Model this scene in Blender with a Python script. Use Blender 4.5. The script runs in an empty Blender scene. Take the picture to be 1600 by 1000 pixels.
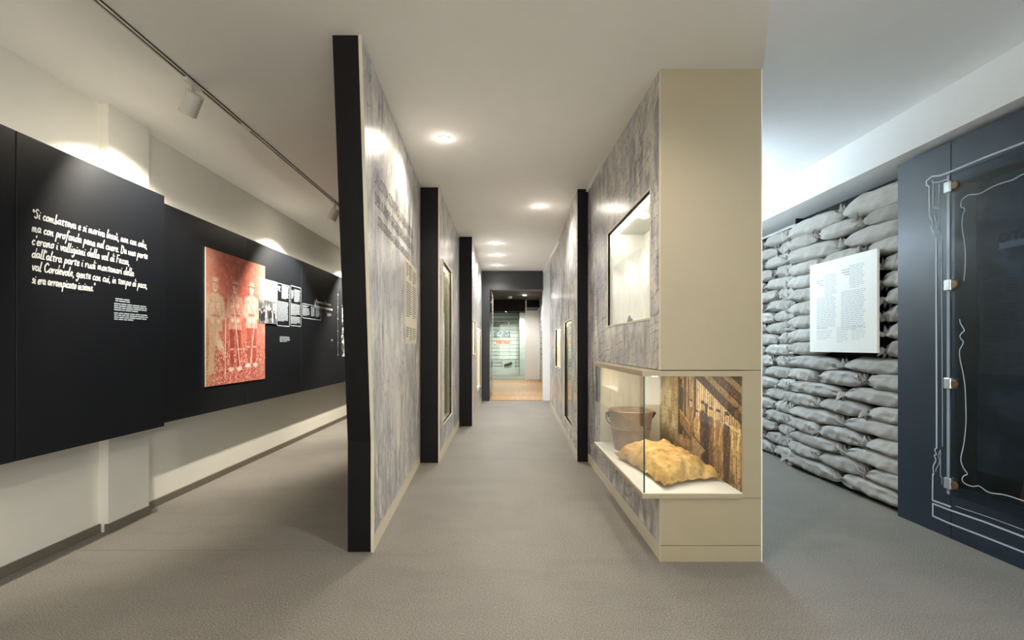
import bpy, bmesh, math, random
import numpy as np
from mathutils import Vector, noise as mnoise

SC = bpy.context.scene
COL = SC.collection
EYE = 1.2                     # camera height
F = 720.0                     # focal length in pixels of the 1600 px wide frame
VX, VY = 787.0, 540.0         # vanishing point of the gallery axis

# ------------------------------------------------------------------ camera
cam_d = bpy.data.cameras.new('camera')
cam = bpy.data.objects.new('camera', cam_d)
COL.objects.link(cam)
cam.location = (0, 0, EYE)
cam.rotation_euler = (math.pi / 2, 0, 0)
cam_d.sensor_width = 36
cam_d.lens = F / 1600 * 36
cam_d.shift_x = (800 - VX) / 1600
cam_d.shift_y = (VY - 500) / 1600
cam_d.clip_start = 0.05
SC.camera = cam

# ------------------------------------------------------------------ world / view
world = bpy.data.worlds.new('world')
SC.world = world
world.use_nodes = True
world.node_tree.nodes['Background'].inputs[0].default_value = (1.0, 0.965, 0.91, 1)
world.node_tree.nodes['Background'].inputs[1].default_value = 3.6
SC.view_settings.view_transform = 'Standard'
SC.view_settings.look = 'None'
SC.view_settings.gamma = 1
SC.view_settings.use_curve_mapping = False
SC.view_settings.exposure = 0.72
SC.cycles.max_bounces = 10
SC.cycles.diffuse_bounces = 6
SC.cycles.glossy_bounces = 4
SC.cycles.transmission_bounces = 8
SC.cycles.transparent_max_bounces = 8
SC.cycles.sample_clamp_indirect = 6
SC.cycles.caustics_reflective = False
SC.cycles.caustics_refractive = False

WARM = (1.0, 0.915, 0.80)
NEUT = (0.98, 0.97, 0.94)
COOL = (0.66, 0.83, 1.0)
LEFTC = (1.0, 0.93, 0.78)

# lamp strengths
P_CORR = 54
P_FAR = 58
P_TRACK = 295
P_COOL = 52.0
P_VIT = 42.0
P_ROOM = 130

rng = random.Random(7)


# ------------------------------------------------------------------ materials
def s2l(c):
    return tuple(((v / 12.92) if v <= 0.04045 else ((v + 0.055) / 1.055) ** 2.4) for v in c)


def rgb(r, g, b):
    return s2l((r / 255, g / 255, b / 255)) + (1,)


def base_mat(name):
    m = bpy.data.materials.new(name)
    m.use_nodes = True
    nt = m.node_tree
    return m, nt, nt.nodes['Principled BSDF']


def N(nt, t, **kw):
    n = nt.nodes.new(t)
    for k, v in kw.items():
        setattr(n, k, v)
    return n


def coords(nt, scale=(1, 1, 1), kind='Object', rot=(0, 0, 0)):
    tc = N(nt, 'ShaderNodeTexCoord')
    mp = N(nt, 'ShaderNodeMapping')
    mp.inputs['Scale'].default_value = scale
    mp.inputs['Rotation'].default_value = rot
    nt.links.new(tc.outputs[kind], mp.inputs['Vector'])
    return mp.outputs['Vector']


def noise_n(nt, vec, scale, detail=4, rough=0.55, dist=0.0):
    n = N(nt, 'ShaderNodeTexNoise')
    n.inputs['Scale'].default_value = scale
    n.inputs['Detail'].default_value = detail
    n.inputs['Roughness'].default_value = rough
    n.inputs['Distortion'].default_value = dist
    nt.links.new(vec, n.inputs['Vector'])
    return n.outputs['Fac']


def ramp(nt, fac, stops, interp='LINEAR'):
    r = N(nt, 'ShaderNodeValToRGB')
    r.color_ramp.interpolation = interp
    el = r.color_ramp.elements
    while len(el) < len(stops):
        el.new(0.5)
    for e, (p, c) in zip(el, stops):
        e.position = p
        e.color = c if len(c) == 4 else tuple(c) + (1,)
    nt.links.new(fac, r.inputs['Fac'])
    return r.outputs['Color']


def mix(nt, fac, a, b, mode='MIX'):
    n = N(nt, 'ShaderNodeMix', data_type='RGBA', blend_type=mode)
    for sock, v in ((n.inputs[0], fac), (n.inputs[6], a), (n.inputs[7], b)):
        if isinstance(v, bpy.types.NodeSocket):
            nt.links.new(v, sock)
        else:
            sock.default_value = v
    return n.outputs[2]


def math_n(nt, op, a, b=0.0):
    n = N(nt, 'ShaderNodeMath', operation=op)
    for sock, v in ((n.inputs[0], a), (n.inputs[1], b)):
        if isinstance(v, bpy.types.NodeSocket):
            nt.links.new(v, sock)
        else:
            sock.default_value = v
    return n.outputs[0]


def bump(nt, bsdf, h, strength=0.2, dist=0.01):
    b = N(nt, 'ShaderNodeBump')
    b.inputs['Strength'].default_value = strength
    b.inputs['Distance'].default_value = dist
    nt.links.new(h, b.inputs['Height'])
    nt.links.new(b.outputs['Normal'], bsdf.inputs['Normal'])


def paint(name, col, rough=0.6, var=0.05, scale=6.0, metal=0.0, spec=0.5, grain=0.0):
    """plain painted / lacquered surface with a little procedural unevenness"""
    m, nt, b = base_mat(name)
    f = noise_n(nt, coords(nt), scale, 3)
    lo = tuple(max(0, c * (1 - var)) for c in col[:3]) + (1,)
    hi = tuple(min(1, c * (1 + var)) for c in col[:3]) + (1,)
    nt.links.new(ramp(nt, f, [(0.3, lo), (0.7, hi)]), b.inputs['Base Color'])
    b.inputs['Roughness'].default_value = rough
    b.inputs['Metallic'].default_value = metal
    b.inputs['Specular IOR Level'].default_value = spec
    if grain:
        bump(nt, b, noise_n(nt, coords(nt), 300, 2), grain, 0.002)
    return m


def emit(name, col, strength):
    m, nt, b = base_mat(name)
    b.inputs['Base Color'].default_value = (0.9, 0.9, 0.9, 1)
    b.inputs['Emission Color'].default_value = tuple(col) + (1,)
    b.inputs['Emission Strength'].default_value = strength
    return m


def glass_mat(name, tint=(1, 1, 1), rough=0.0):
    m, nt, b = base_mat(name)
    nt.nodes.remove(b)
    out = nt.nodes['Material Output']
    tr = N(nt, 'ShaderNodeBsdfTransparent')
    tr.inputs['Color'].default_value = tuple(tint) + (1,)
    gl = N(nt, 'ShaderNodeBsdfGlossy')
    gl.inputs['Roughness'].default_value = rough
    fr = N(nt, 'ShaderNodeFresnel')
    geo = N(nt, 'ShaderNodeNewGeometry')
    ior = N(nt, 'ShaderNodeMapRange')
    ior.inputs['To Min'].default_value = 1.45
    ior.inputs['To Max'].default_value = 1 / 1.45
    nt.links.new(geo.outputs['Backfacing'], ior.inputs['Value'])
    nt.links.new(ior.outputs[0], fr.inputs['IOR'])
    mx = N(nt, 'ShaderNodeMixShader')
    nt.links.new(fr.outputs[0], mx.inputs[0])
    nt.links.new(tr.outputs[0], mx.inputs[1])
    nt.links.new(gl.outputs[0], mx.inputs[2])
    nt.links.new(mx.outputs[0], out.inputs['Surface'])
    return m


def picture_mat(name, rough=0.35):
    m, nt, b = base_mat(name)
    a = N(nt, 'ShaderNodeAttribute', attribute_name='Col')
    nt.links.new(a.outputs['Color'], b.inputs['Base Color'])
    b.inputs['Roughness'].default_value = rough
    return m


def strokes(nt, scale, stretch, rot, lo, hi, mask_scale, m0, m1, detail=9, warp=0.2):
    """elongated dark marks like fissures in a printed rock photograph, in patches"""
    n = noise_n(nt, coords(nt, stretch, rot=(rot, 0, 0)), scale, detail, 0.68, warp)
    k = ramp(nt, n, [(lo, (1, 1, 1)), (hi, (0, 0, 0))])
    m = ramp(nt, noise_n(nt, coords(nt, (1, 1.2, 0.8)), mask_scale, 4), [(m0, (0, 0, 0)), (m1, (1, 1, 1))])
    return mix(nt, 1.0, k, m, 'MULTIPLY')


def mural_pale():
    """printed photograph of a pale rock face: streaks, bluish patches, dark fissures"""
    m, nt, b = base_mat('mural_rock_pale')
    streak = noise_n(nt, coords(nt, (1, 1.9, 0.6), rot=(0.3, 0, 0)), 3.0, 10, 0.68, 1.0)
    patch = noise_n(nt, coords(nt, (1, 1, 0.8), rot=(0.5, 0, 0)), 1.7, 6, 0.62, 0.5)
    c = ramp(nt, streak, [(0.36, rgb(122, 121, 126)), (0.45, rgb(168, 166, 168)), (0.53, rgb(206, 202, 194)), (0.66, rgb(234, 230, 220))])
    c = mix(nt, ramp(nt, patch, [(0.47, (0, 0, 0)), (0.62, (0.7, 0.7, 0.7))]), c, rgb(190, 190, 195))
    c = mix(nt, strokes(nt, 5, (1, 4.5, 0.7), 0.55, 0.38, 0.45, 1.3, 0.40, 0.54), c, rgb(124, 123, 127))
    c = mix(nt, strokes(nt, 4.5, (1, 5.0, 0.6), -0.75, 0.37, 0.43, 1.5, 0.44, 0.56), c, rgb(100, 99, 106))
    c = mix(nt, strokes(nt, 4, (1, 7.0, 0.4), 0.05, 0.37, 0.44, 1.0, 0.40, 0.56), c, rgb(138, 136, 139))
    c = mix(nt, strokes(nt, 22, (1, 2.2, 0.7), 0.1, 0.39, 0.47, 2.2, 0.40, 0.58, 5), c, rgb(146, 145, 152))
    r1 = noise_n(nt, coords(nt, (1, 2.4, 1.3), rot=(-0.5, 0, 0)), 2.6, 8, 0.6, 0.6)
    ridge = math_n(nt, 'ABSOLUTE', math_n(nt, 'SUBTRACT', r1, 0.5))
    k = ramp(nt, ridge, [(0.0, (0.9, 0.9, 0.9)), (0.006, (0.6, 0.6, 0.6)), (0.016, (0, 0, 0))])
    msk = ramp(nt, noise_n(nt, coords(nt), 3.3, 4), [(0.46, (0, 0, 0)), (0.58, (1, 1, 1))])
    c = mix(nt, mix(nt, 1.0, k, msk, 'MULTIPLY'), c, rgb(88, 86, 90))
    nt.links.new(c, b.inputs['Base Color'])
    b.inputs['Roughness'].default_value = 0.30
    b.inputs['Specular IOR Level'].default_value = 0.5
    return m


def mural_blocky():
    """printed photograph of fractured, blocky grey rock"""
    m, nt, b = base_mat('mural_rock_blocky')
    warp = N(nt, 'ShaderNodeTexNoise')
    warp.inputs['Scale'].default_value = 3.5
    warp.inputs['Detail'].default_value = 7
    warp.inputs['Roughness'].default_value = 0.65
    v0 = coords(nt, (1, 1, 1), rot=(0.2, 0, 0))
    nt.links.new(v0, warp.inputs['Vector'])
    va = N(nt, 'ShaderNodeVectorMath', operation='MULTIPLY_ADD')
    nt.links.new(warp.outputs['Color'], va.inputs[0])
    va.inputs[1].default_value = (0.0, 0.20, 0.16)
    nt.links.new(v0, va.inputs[2])
    sx = N(nt, 'ShaderNodeSeparateXYZ')
    nt.links.new(va.outputs[0], sx.inputs[0])
    cx_ = N(nt, 'ShaderNodeCombineXYZ')
    nt.links.new(sx.outputs[1], cx_.inputs[0])
    nt.links.new(sx.outputs[2], cx_.inputs[1])
    line = None
    cell = None
    for bw, bh, wgt, ms in ((.30, .105, .85, 2.3), (.13, .055, .7, 3.7)):
        br = N(nt, 'ShaderNodeTexBrick')
        br.offset = .43
        br.squash = 1.0
        br.inputs['Scale'].default_value = 1.0
        br.inputs['Brick Width'].default_value = bw
        br.inputs['Row Height'].default_value = bh
        br.inputs['Mortar Size'].default_value = .0045
        br.inputs['Mortar Smooth'].default_value = .6
        br.inputs['Color1'].default_value = (0, 0, 0, 1)
        br.inputs['Color2'].default_value = (1, 1, 1, 1)
        br.inputs['Mortar'].default_value = (.5, .5, .5, 1)
        nt.links.new(cx_.outputs[0], br.inputs['Vector'])
        l = ramp(nt, br.outputs['Fac'], [(0.0, (0, 0, 0)), (1.0, (wgt,) * 3)])
        msk = ramp(nt, noise_n(nt, coords(nt, (1, 1, 1.3)), ms, 6, 0.7), [(0.47, (0, 0, 0)), (0.58, (1, 1, 1))])
        l = mix(nt, 1.0, l, msk, 'MULTIPLY')
        line = l if line is None else mix(nt, 1.0, line, l, 'LIGHTEN')
        if cell is None:
            cell = br.outputs['Color']
    streak = noise_n(nt, coords(nt, (1, 1.8, 0.7), rot=(0.7, 0, 0)), 3.2, 10, 0.68, 1.0)
    c = ramp(nt, streak, [(0.36, rgb(108, 106, 108)), (0.45, rgb(162, 159, 159)), (0.53, rgb(200, 196, 190)), (0.66, rgb(230, 225, 214))])
    c = mix(nt, 0.14, c, ramp(nt, cell, [(0, rgb(132, 130, 132)), (1, rgb(214, 210, 206))]))
    blu = noise_n(nt, coords(nt), 1.9, 4)
    c = mix(nt, ramp(nt, blu, [(0.5, (0, 0, 0)), (0.62, (0.5, 0.5, 0.5))]), c, rgb(152, 152, 168))
    c = mix(nt, line, c, rgb(70, 67, 67))
    c = mix(nt, strokes(nt, 4.5, (1, 5.5, 0.6), 0.5, 0.37, 0.45, 1.4, 0.40, 0.55), c, rgb(116, 114, 116))
    c = mix(nt, strokes(nt, 20, (1, 2.4, 0.8), 0.3, 0.38, 0.46, 2.4, 0.42, 0.6, 5), c, rgb(140, 137, 138))
    nt.links.new(c, b.inputs['Base Color'])
    b.inputs['Roughness'].default_value = 0.27
    b.inputs['Specular IOR Level'].default_value = 0.5
    return m


def floor_mat():
    m, nt, b = base_mat('speckled_floor')
    sp = noise_n(nt, coords(nt), 170, 2, 0.6)
    big = noise_n(nt, coords(nt, (1, 0.6, 1)), 1.1, 6, 0.62)
    mid = noise_n(nt, coords(nt, (0.5, 1.6, 1)), 3.0, 5, 0.6)
    c = ramp(nt, sp, [(0.34, rgb(90, 86, 81)), (0.5, rgb(119, 114, 107)), (0.66, rgb(151, 146, 138))])
    c = mix(nt, ramp(nt, big, [(0.4, (0, 0, 0)), (0.65, (0.30, 0.30, 0.30))]), c, rgb(150, 143, 134))
    c = mix(nt, ramp(nt, mid, [(0.35, (0.22, 0.22, 0.22)), (0.5, (0, 0, 0))]), c, rgb(100, 95, 89))
    nt.links.new(c, b.inputs['Base Color'])
    b.inputs['Roughness'].default_value = 0.55
    b.inputs['Specular IOR Level'].default_value = 0.3
    bump(nt, b, sp, 0.15, 0.002)
    return m


def linen_mat():
    m, nt, b = base_mat('grey_linen')
    w1 = N(nt, 'ShaderNodeTexWave', bands_direction='Y')
    w1.inputs['Scale'].default_value = 60
    w1.inputs['Distortion'].default_value = 2
    nt.links.new(coords(nt), w1.inputs['Vector'])
    info = N(nt, 'ShaderNodeObjectInfo')
    tone = ramp(nt, info.outputs['Random'], [(0, rgb(160, 158, 154)), (0.5, rgb(174, 172, 168)), (1, rgb(186, 184, 180))])
    blot = noise_n(nt, coords(nt), 4, 4)
    c = mix(nt, ramp(nt, blot, [(0.4, (0, 0, 0)), (0.7, (0.4, 0.4, 0.4))]), tone, rgb(152, 148, 140))
    nt.links.new(c, b.inputs['Base Color'])
    b.inputs['Roughness'].default_value = 0.9
    b.inputs['Specular IOR Level'].default_value = 0.15
    bump(nt, b, noise_n(nt, coords(nt), 90, 2), 0.25, 0.004)
    return m


def burlap_mat():
    m, nt, b = base_mat('tan_burlap')
    n1 = noise_n(nt, coords(nt), 9, 6, 0.65, 0.5)
    n2 = noise_n(nt, coords(nt), 32, 4, 0.6)
    c = ramp(nt, n1, [(0.28, rgb(138, 104, 58)), (0.45, rgb(190, 152, 94)), (0.7, rgb(220, 188, 132))])
    c = mix(nt, ramp(nt, n2, [(0.3, (0.5, 0.5, 0.5)), (0.45, (0, 0, 0))]), c, rgb(126, 92, 50))
    nt.links.new(c, b.inputs['Base Color'])
    b.inputs['Roughness'].default_value = 0.95
    b.inputs['Specular IOR Level'].default_value = 0.1
    bump(nt, b, noise_n(nt, coords(nt), 140, 3), 0.5, 0.004)
    return m


def rust_mat():
    m, nt, b = base_mat('rusty_brown_steel')
    n1 = noise_n(nt, coords(nt), 7, 6, 0.6)
    c = ramp(nt, n1, [(0.3, rgb(118, 94, 72)), (0.55, rgb(150, 124, 98)), (0.75, rgb(170, 144, 114))])
    nt.links.new(c, b.inputs['Base Color'])
    b.inputs['Roughness'].default_value = 0.6
    b.inputs['Metallic'].default_value = 0.15
    bump(nt, b, noise_n(nt, coords(nt), 60, 3), 0.12, 0.003)
    return m


def wood_mat(name, a, bb, axis=(8, 0.6, 1)):
    m, nt, b = base_mat(name)
    n1 = noise_n(nt, coords(nt, axis), 3, 5, 0.6, 0.4)
    info = N(nt, 'ShaderNodeObjectInfo')
    c = ramp(nt, n1, [(0.3, a), (0.7, bb)])
    t = ramp(nt, info.outputs['Random'], [(0, (0.82, 0.82, 0.82)), (1, (1.08, 1.08, 1.08))])
    c = mix(nt, 1.0, c, t, 'MULTIPLY')
    nt.links.new(c, b.inputs['Base Color'])
    b.inputs['Roughness'].default_value = 0.4
    return m


M = {
    'ceiling': paint('ceiling_paint', rgb(242, 240, 235), 0.8, 0.01),
    'wall': paint('wall_paint', rgb(234, 230, 219), 0.85, 0.012),
    'wall_white': paint('wall_paint_white', rgb(240, 241, 242), 0.8, 0.01),
    'cream': paint('cream_lacquer', rgb(160, 148, 122), 0.5, 0.012),
    'cream_light': paint('cream_light_lacquer', rgb(208, 200, 180), 0.5, 0.012),
    'white': paint('white_lacquer', rgb(238, 236, 230), 0.45, 0.01),
    'black': paint('black_board', rgb(15, 14, 15), 0.5, 0.15, 3, spec=0.2),
    'black_matt': paint('black_matt', rgb(14, 14, 16), 0.85, 0.1),
    'charcoal': paint('charcoal_panel', rgb(16, 19, 25), 0.44, 0.05, 3, spec=0.7),
    'navy': paint('navy_panel', rgb(18, 34, 52), 0.40, 0.05, 3, spec=0.7),
    'base': paint('baseboard_taupe', rgb(112, 104, 92), 0.6, 0.08),
    'floor': floor_mat(),
    'mural_pale': mural_pale(),
    'mural_blocky': mural_blocky(),
    'linen': linen_mat(),
    'burlap': burlap_mat(),
    'rust': rust_mat(),
    'iron': paint('dark_iron', rgb(58, 44, 36), 0.5, 0.2, 12, metal=0.6),
    'lamp_white': paint('lamp_white', rgb(206, 200, 190), 0.4, 0.02),
    'track_dark': paint('track_slot', rgb(24, 22, 20), 0.6, 0.1),
    'ink_white': paint('ink_white', rgb(236, 236, 234), 0.6, 0.01),
    'ink_grey': paint('ink_grey', rgb(92, 92, 98), 0.6, 0.03),
    'ink_dark': paint('ink_dark', rgb(66, 62, 64), 0.6, 0.03),
    'ink_pale': paint('ink_pale', rgb(172, 182, 192), 0.6, 0.02),
    'line_grey': paint('line_grey', rgb(186, 198, 208), 0.5, 0.02),
    'glass': glass_mat('clear_glass', (0.97, 0.985, 0.975)),
    'glass_edge': paint('glass_edge_green', rgb(30, 62, 56), 0.2, 0.05),
    'glass_edge_pale': paint('glass_edge_pale', rgb(150, 158, 168), 0.25, 0.04),
    'glass_green': glass_mat('greenish_glass', (0.88, 0.95, 0.91)),
    'glass_dark': glass_mat('smoked_glass', (0.62, 0.68, 0.74)),
    'chrome': paint('brushed_chrome', rgb(214, 218, 222), 0.28, 0.03, 20, metal=0.9),
    'brass': paint('brass', rgb(112, 90, 62), 0.4, 0.1, 20, metal=0.6),
    'picture': picture_mat('printed_picture', 0.38),
    'picture_matt': picture_mat('printed_picture_matt', 0.75),
    'oak': wood_mat('oak_floor', rgb(166, 116, 62), rgb(194, 146, 86), (6, 0.5, 1)),
    'plank': wood_mat('grey_washed_plank', rgb(184, 186, 178), rgb(214, 216, 208), (0.5, 6, 6)),
    'brown_wood': wood_mat('brown_wood', rgb(128, 74, 42), rgb(164, 100, 60), (6, 6, 0.6)),
    'dark_ceiling': paint('dark_ceiling', rgb(70, 62, 56), 0.8, 0.05),
    'lamp_warm': emit('lamp_lens_warm', (1.0, 0.92, 0.78), 110),
    'fill_cool': emit('fill_tube_cool', COOL, P_COOL),
    'fill_cool_dim': emit('fill_tube_cool_dim', COOL, P_COOL * .3),
    'led_warm': emit('led_strip_warm', (1.0, 0.90, 0.72), P_VIT),
    'fill_wash': emit('fill_wash_warm', (1.0, 0.93, 0.78), 3.5),
    'led_neutral': emit('led_strip_neutral', (1.0, 0.97, 0.88), P_VIT * 0.8),
}


# ------------------------------------------------------------------ mesh helpers (world coordinates)
class MB:
    def __init__(self):
        self.v, self.f = [], []

    def quad(self, a, b, c, d):
        n = len(self.v)
        self.v += [a, b, c, d]
        self.f.append((n, n + 1, n + 2, n + 3))
        return self

    def poly(self, pts):
        n = len(self.v)
        self.v += list(pts)
        self.f.append(tuple(range(n, n + len(pts))))
        return self

    def box(self, x0, x1, y0, y1, z0, z1):
        n = len(self.v)
        self.v += [(x0, y0, z0), (x1, y0, z0), (x1, y1, z0), (x0, y1, z0),
                   (x0, y0, z1), (x1, y0, z1), (x1, y1, z1), (x0, y1, z1)]
        for q in ((0, 3, 2, 1), (4, 5, 6, 7), (0, 1, 5, 4), (1, 2, 6, 5), (2, 3, 7, 6), (3, 0, 4, 7)):
            self.f.append(tuple(n + i for i in q))
        return self

    def prism(self, pts, vec):
        """closed polygon extruded along vec"""
        n, k = len(self.v), len(pts)
        vec = Vector(vec)
        self.v += [tuple(p) for p in pts] + [tuple(Vector(p) + vec) for p in pts]
        self.f.append(tuple(n + i for i in range(k)))
        self.f.append(tuple(n + k + i for i in reversed(range(k))))
        for i in range(k):
            j = (i + 1) % k
            self.f.append((n + j, n + i, n + k + i, n + k + j))
        return self

    def tube(self, pts, r, seg=8, closed=False, cap=True):
        pts = [Vector(p) for p in pts]
        n0, k = len(self.v), len(pts)
        up0 = None
        for i, p in enumerate(pts):
            if closed:
                t = pts[(i + 1) % k] - pts[i - 1]
            else:
                t = pts[min(i + 1, k - 1)] - pts[max(i - 1, 0)]
            t.normalize()
            if up0 is None:
                up0 = Vector((0, 0, 1)) if abs(t.z) < 0.9 else Vector((1, 0, 0))
            s = t.cross(up0).normalized()
            up0 = s.cross(t).normalized()
            rr = r[i] if isinstance(r, (list, tuple)) else r
            for a in range(seg):
                an = 2 * math.pi * a / seg
                self.v.append(tuple(p + s * (rr * math.cos(an)) + up0 * (rr * math.sin(an))))
        for i in range(k if closed else k - 1):
            j = (i + 1) % k
            for a in range(seg):
                b = (a + 1) % seg
                self.f.append((n0 + i * seg + a, n0 + i * seg + b, n0 + j * seg + b, n0 + j * seg + a))
        if cap and not closed:
            self.f.append(tuple(n0 + a for a in reversed(range(seg))))
            self.f.append(tuple(n0 + (k - 1) * seg + a for a in range(seg)))
        return self

    def lathe(self, prof, center, axis=(0, 0, 1), seg=32):
        """profile of (radius, height) turned about an axis"""
        ax = Vector(axis).normalized()
        s = ax.cross(Vector((0, 1, 0)) if abs(ax.y) < 0.9 else Vector((1, 0, 0))).normalized()
        u = ax.cross(s)
        c = Vector(center)
        n0 = len(self.v)
        for r, h in prof:
            for a in range(seg):
                an = 2 * math.pi * a / seg
                self.v.append(tuple(c + ax * h + (s * math.cos(an) + u * math.sin(an)) * r))
        for i in range(len(prof) - 1):
            for a in range(seg):
                b = (a + 1) % seg
                self.f.append((n0 + i * seg + a, n0 + i * seg + b, n0 + (i + 1) * seg + b, n0 + (i + 1) * seg + a))
        if prof[0][0] > 1e-6:
            self.f.append(tuple(n0 + a for a in reversed(range(seg))))
        if prof[-1][0] > 1e-6:
            self.f.append(tuple(n0 + (len(prof) - 1) * seg + a for a in range(seg)))
        return self

    def build(self, name, mat, parent=None, smooth=False, bevel=0.0):
        off = Vector((0, 0, 0))
        if parent is not None:
            p = parent
            while p is not None:
                off += p.location
                p = p.parent
        me = bpy.data.meshes.new(name)
        me.from_pydata([tuple(Vector(v) - off) for v in self.v], [], self.f)
        bm = bmesh.new()
        bm.from_mesh(me)
        bmesh.ops.remove_doubles(bm, verts=bm.verts, dist=1e-6)
        bmesh.ops.recalc_face_normals(bm, faces=bm.faces)
        bm.to_mesh(me)
        bm.free()
        me.materials.append(M[mat] if isinstance(mat, str) else mat)
        if smooth:
            me.polygons.foreach_set('use_smooth', [True] * len(me.polygons))
        o = bpy.data.objects.new(name, me)
        COL.objects.link(o)
        o.parent = parent
        if bevel:
            bv = o.modifiers.new('bevel', 'BEVEL')
            bv.width = bevel
            bv.segments = 2
            bv.limit_method = 'ANGLE'
        return o


def bx(*a):
    return MB().box(*a)


def tag(o, label=None, cat=None, group=None, kind=None):
    if label:
        o['label'] = label
    if cat:
        o['category'] = cat
    if group:
        o['group'] = group
    if kind:
        o['kind'] = kind
    return o


def thing(name, label, cat, loc, group=None):
    o = bpy.data.objects.new(name, None)
    o.empty_display_size = 0.1
    COL.objects.link(o)
    o.location = loc
    return tag(o, label, cat, group)


def struct(o):
    o['kind'] = 'structure'
    return o


def slab_holes(plane_x, x_back, y0, y1, z0, z1, holes, shift=None):
    """upright slab in a plane of constant x (thickness plane_x..x_back) with rectangular holes (y0,y1,z0,z1)"""
    ys = sorted({y0, y1} | {h[i] for h in holes for i in (0, 1)})
    zs = sorted({z0, z1} | {h[i] for h in holes for i in (2, 3)})
    ys = [y for y in ys if y0 <= y <= y1]
    zs = [z for z in zs if z0 <= z <= z1]
    inside = lambda y, z: (y0 < y < y1 and z0 < z < z1 and
                           not any(h[0] < y < h[1] and h[2] < z < h[3] for h in holes))
    mb = MB()
    fx = shift or (lambda y: 0.0)
    for a, b in zip(ys[:-1], ys[1:]):
        for c, d in zip(zs[:-1], zs[1:]):
            if not inside((a + b) / 2, (c + d) / 2):
                continue
            fa, fb = fx(a), fx(b)
            P = plane_x
            B = x_back
            mb.quad((P + fa, a, c), (P + fb, b, c), (P + fb, b, d), (P + fa, a, d))
            mb.quad((B + fa, a, c), (B + fa, a, d), (B + fb, b, d), (B + fb, b, c))
            e = 1e-4
            if not inside(a - e, (c + d) / 2):
                mb.quad((P + fa, a, c), (P + fa, a, d), (B + fa, a, d), (B + fa, a, c))
            if not inside(b + e, (c + d) / 2):
                mb.quad((P + fb, b, c), (B + fb, b, c), (B + fb, b, d), (P + fb, b, d))
            if not inside((a + b) / 2, c - e):
                mb.quad((P + fa, a, c), (B + fa, a, c), (B + fb, b, c), (P + fb, b, c))
            if not inside((a + b) / 2, d + e):
                mb.quad((P + fa, a, d), (P + fb, b, d), (B + fb, b, d), (B + fa, a, d))
    return mb


class Plane:
    """writing surface: u runs in reading direction, v upwards; out lifts off the surface"""
    def __init__(self, x, y0, z0, d, slope=0.0, normal=None):
        self.x, self.y0, self.z0, self.d, self.slope = x, y0, z0, d, slope
        self.n = d if normal is None else normal

    def __call__(self, u, v, out=0.0):
        return (self.x + self.slope * u + self.n * out, self.y0 + self.d * u, self.z0 + v)


def strip(mb, pl, pts, w, out):
    """flat ribbon along a 2D polyline on a Plane: one six-sided piece per segment, overlapping at the joints"""
    for i in range(len(pts) - 1):
        (ax, ay), (bx_, by) = pts[i], pts[i + 1]
        dx, dy = bx_ - ax, by - ay
        n = math.hypot(dx, dy)
        if n < 1e-7:
            continue
        dx, dy = dx / n, dy / n
        nx, ny = -dy * w / 2, dx * w / 2
        e = w * .45
        o = out + .00004 * (i % 3)
        mb.poly([pl(ax - dx * e, ay - dy * e, o), pl(ax - nx, ay - ny, o), pl(bx_ - nx, by - ny, o),
                 pl(bx_ + dx * e, by + dy * e, o), pl(bx_ + nx, by + ny, o), pl(ax + nx, ay + ny, o)])


def words(mb, pl, u0, v0, width, lines, pitch, r, fill=0.55, out=0.0012, last=0.6, word=(2.0, 6.0), ragged=0.1, right=False):
    """a block of text too small to read: one dash per word; v0 is the top"""
    for i in range(lines):
        v = v0 - (i + 0.5) * pitch
        end = width * (last if i == lines - 1 else 1 - ragged * r.random())
        u = 0.0 if not right else width - end
        stop = end if not right else width
        while u < stop - pitch:
            w = min(pitch * r.uniform(*word) * 0.8, stop - u)
            h = pitch * fill / 2
            mb.quad(pl(u0 + u, v - h, out), pl(u0 + u + w, v - h, out), pl(u0 + u + w, v + h, out), pl(u0 + u, v + h, out))
            u += w + pitch * 0.45


def outline(mb, pl, u0, v0, u1, v1, t, out=0.0015):
    for a, b, c, d in ((u0, u1, v0, v0 + t), (u0, u1, v1 - t, v1), (u0, u0 + t, v0, v1), (u1 - t, u1, v0, v1)):
        mb.quad(pl(a, c, out), pl(b, c, out), pl(b, d, out), pl(a, d, out))


def font_text(mb, pl, text, u0, v0, size, width=None, out=0.0015, bold=0.0):
    """typeset lettering laid onto a Plane (v0 = baseline)"""
    cu = bpy.data.curves.new('t', 'FONT')
    cu.body = text
    cu.size = 1.0
    cu.offset = bold
    cu.resolution_u = 3
    ob = bpy.data.objects.new('t', cu)
    COL.objects.link(ob)
    dg = bpy.context.evaluated_depsgraph_get()
    me = bpy.data.meshes.new_from_object(ob.evaluated_get(dg))
    xs = [v.co.x for v in me.vertices]
    w = max(xs) - min(xs)
    sx = size if width is None else width / w
    n0 = len(mb.v)
    for v in me.vertices:
        mb.v.append(pl(u0 + (v.co.x - min(xs)) * sx, v0 + v.co.y * size, out))
    for p in me.polygons:
        mb.f.append(tuple(n0 + i for i in p.vertices))
    bpy.data.objects.remove(ob)
    bpy.data.meshes.remove(me)
    bpy.data.curves.remove(cu)


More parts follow.
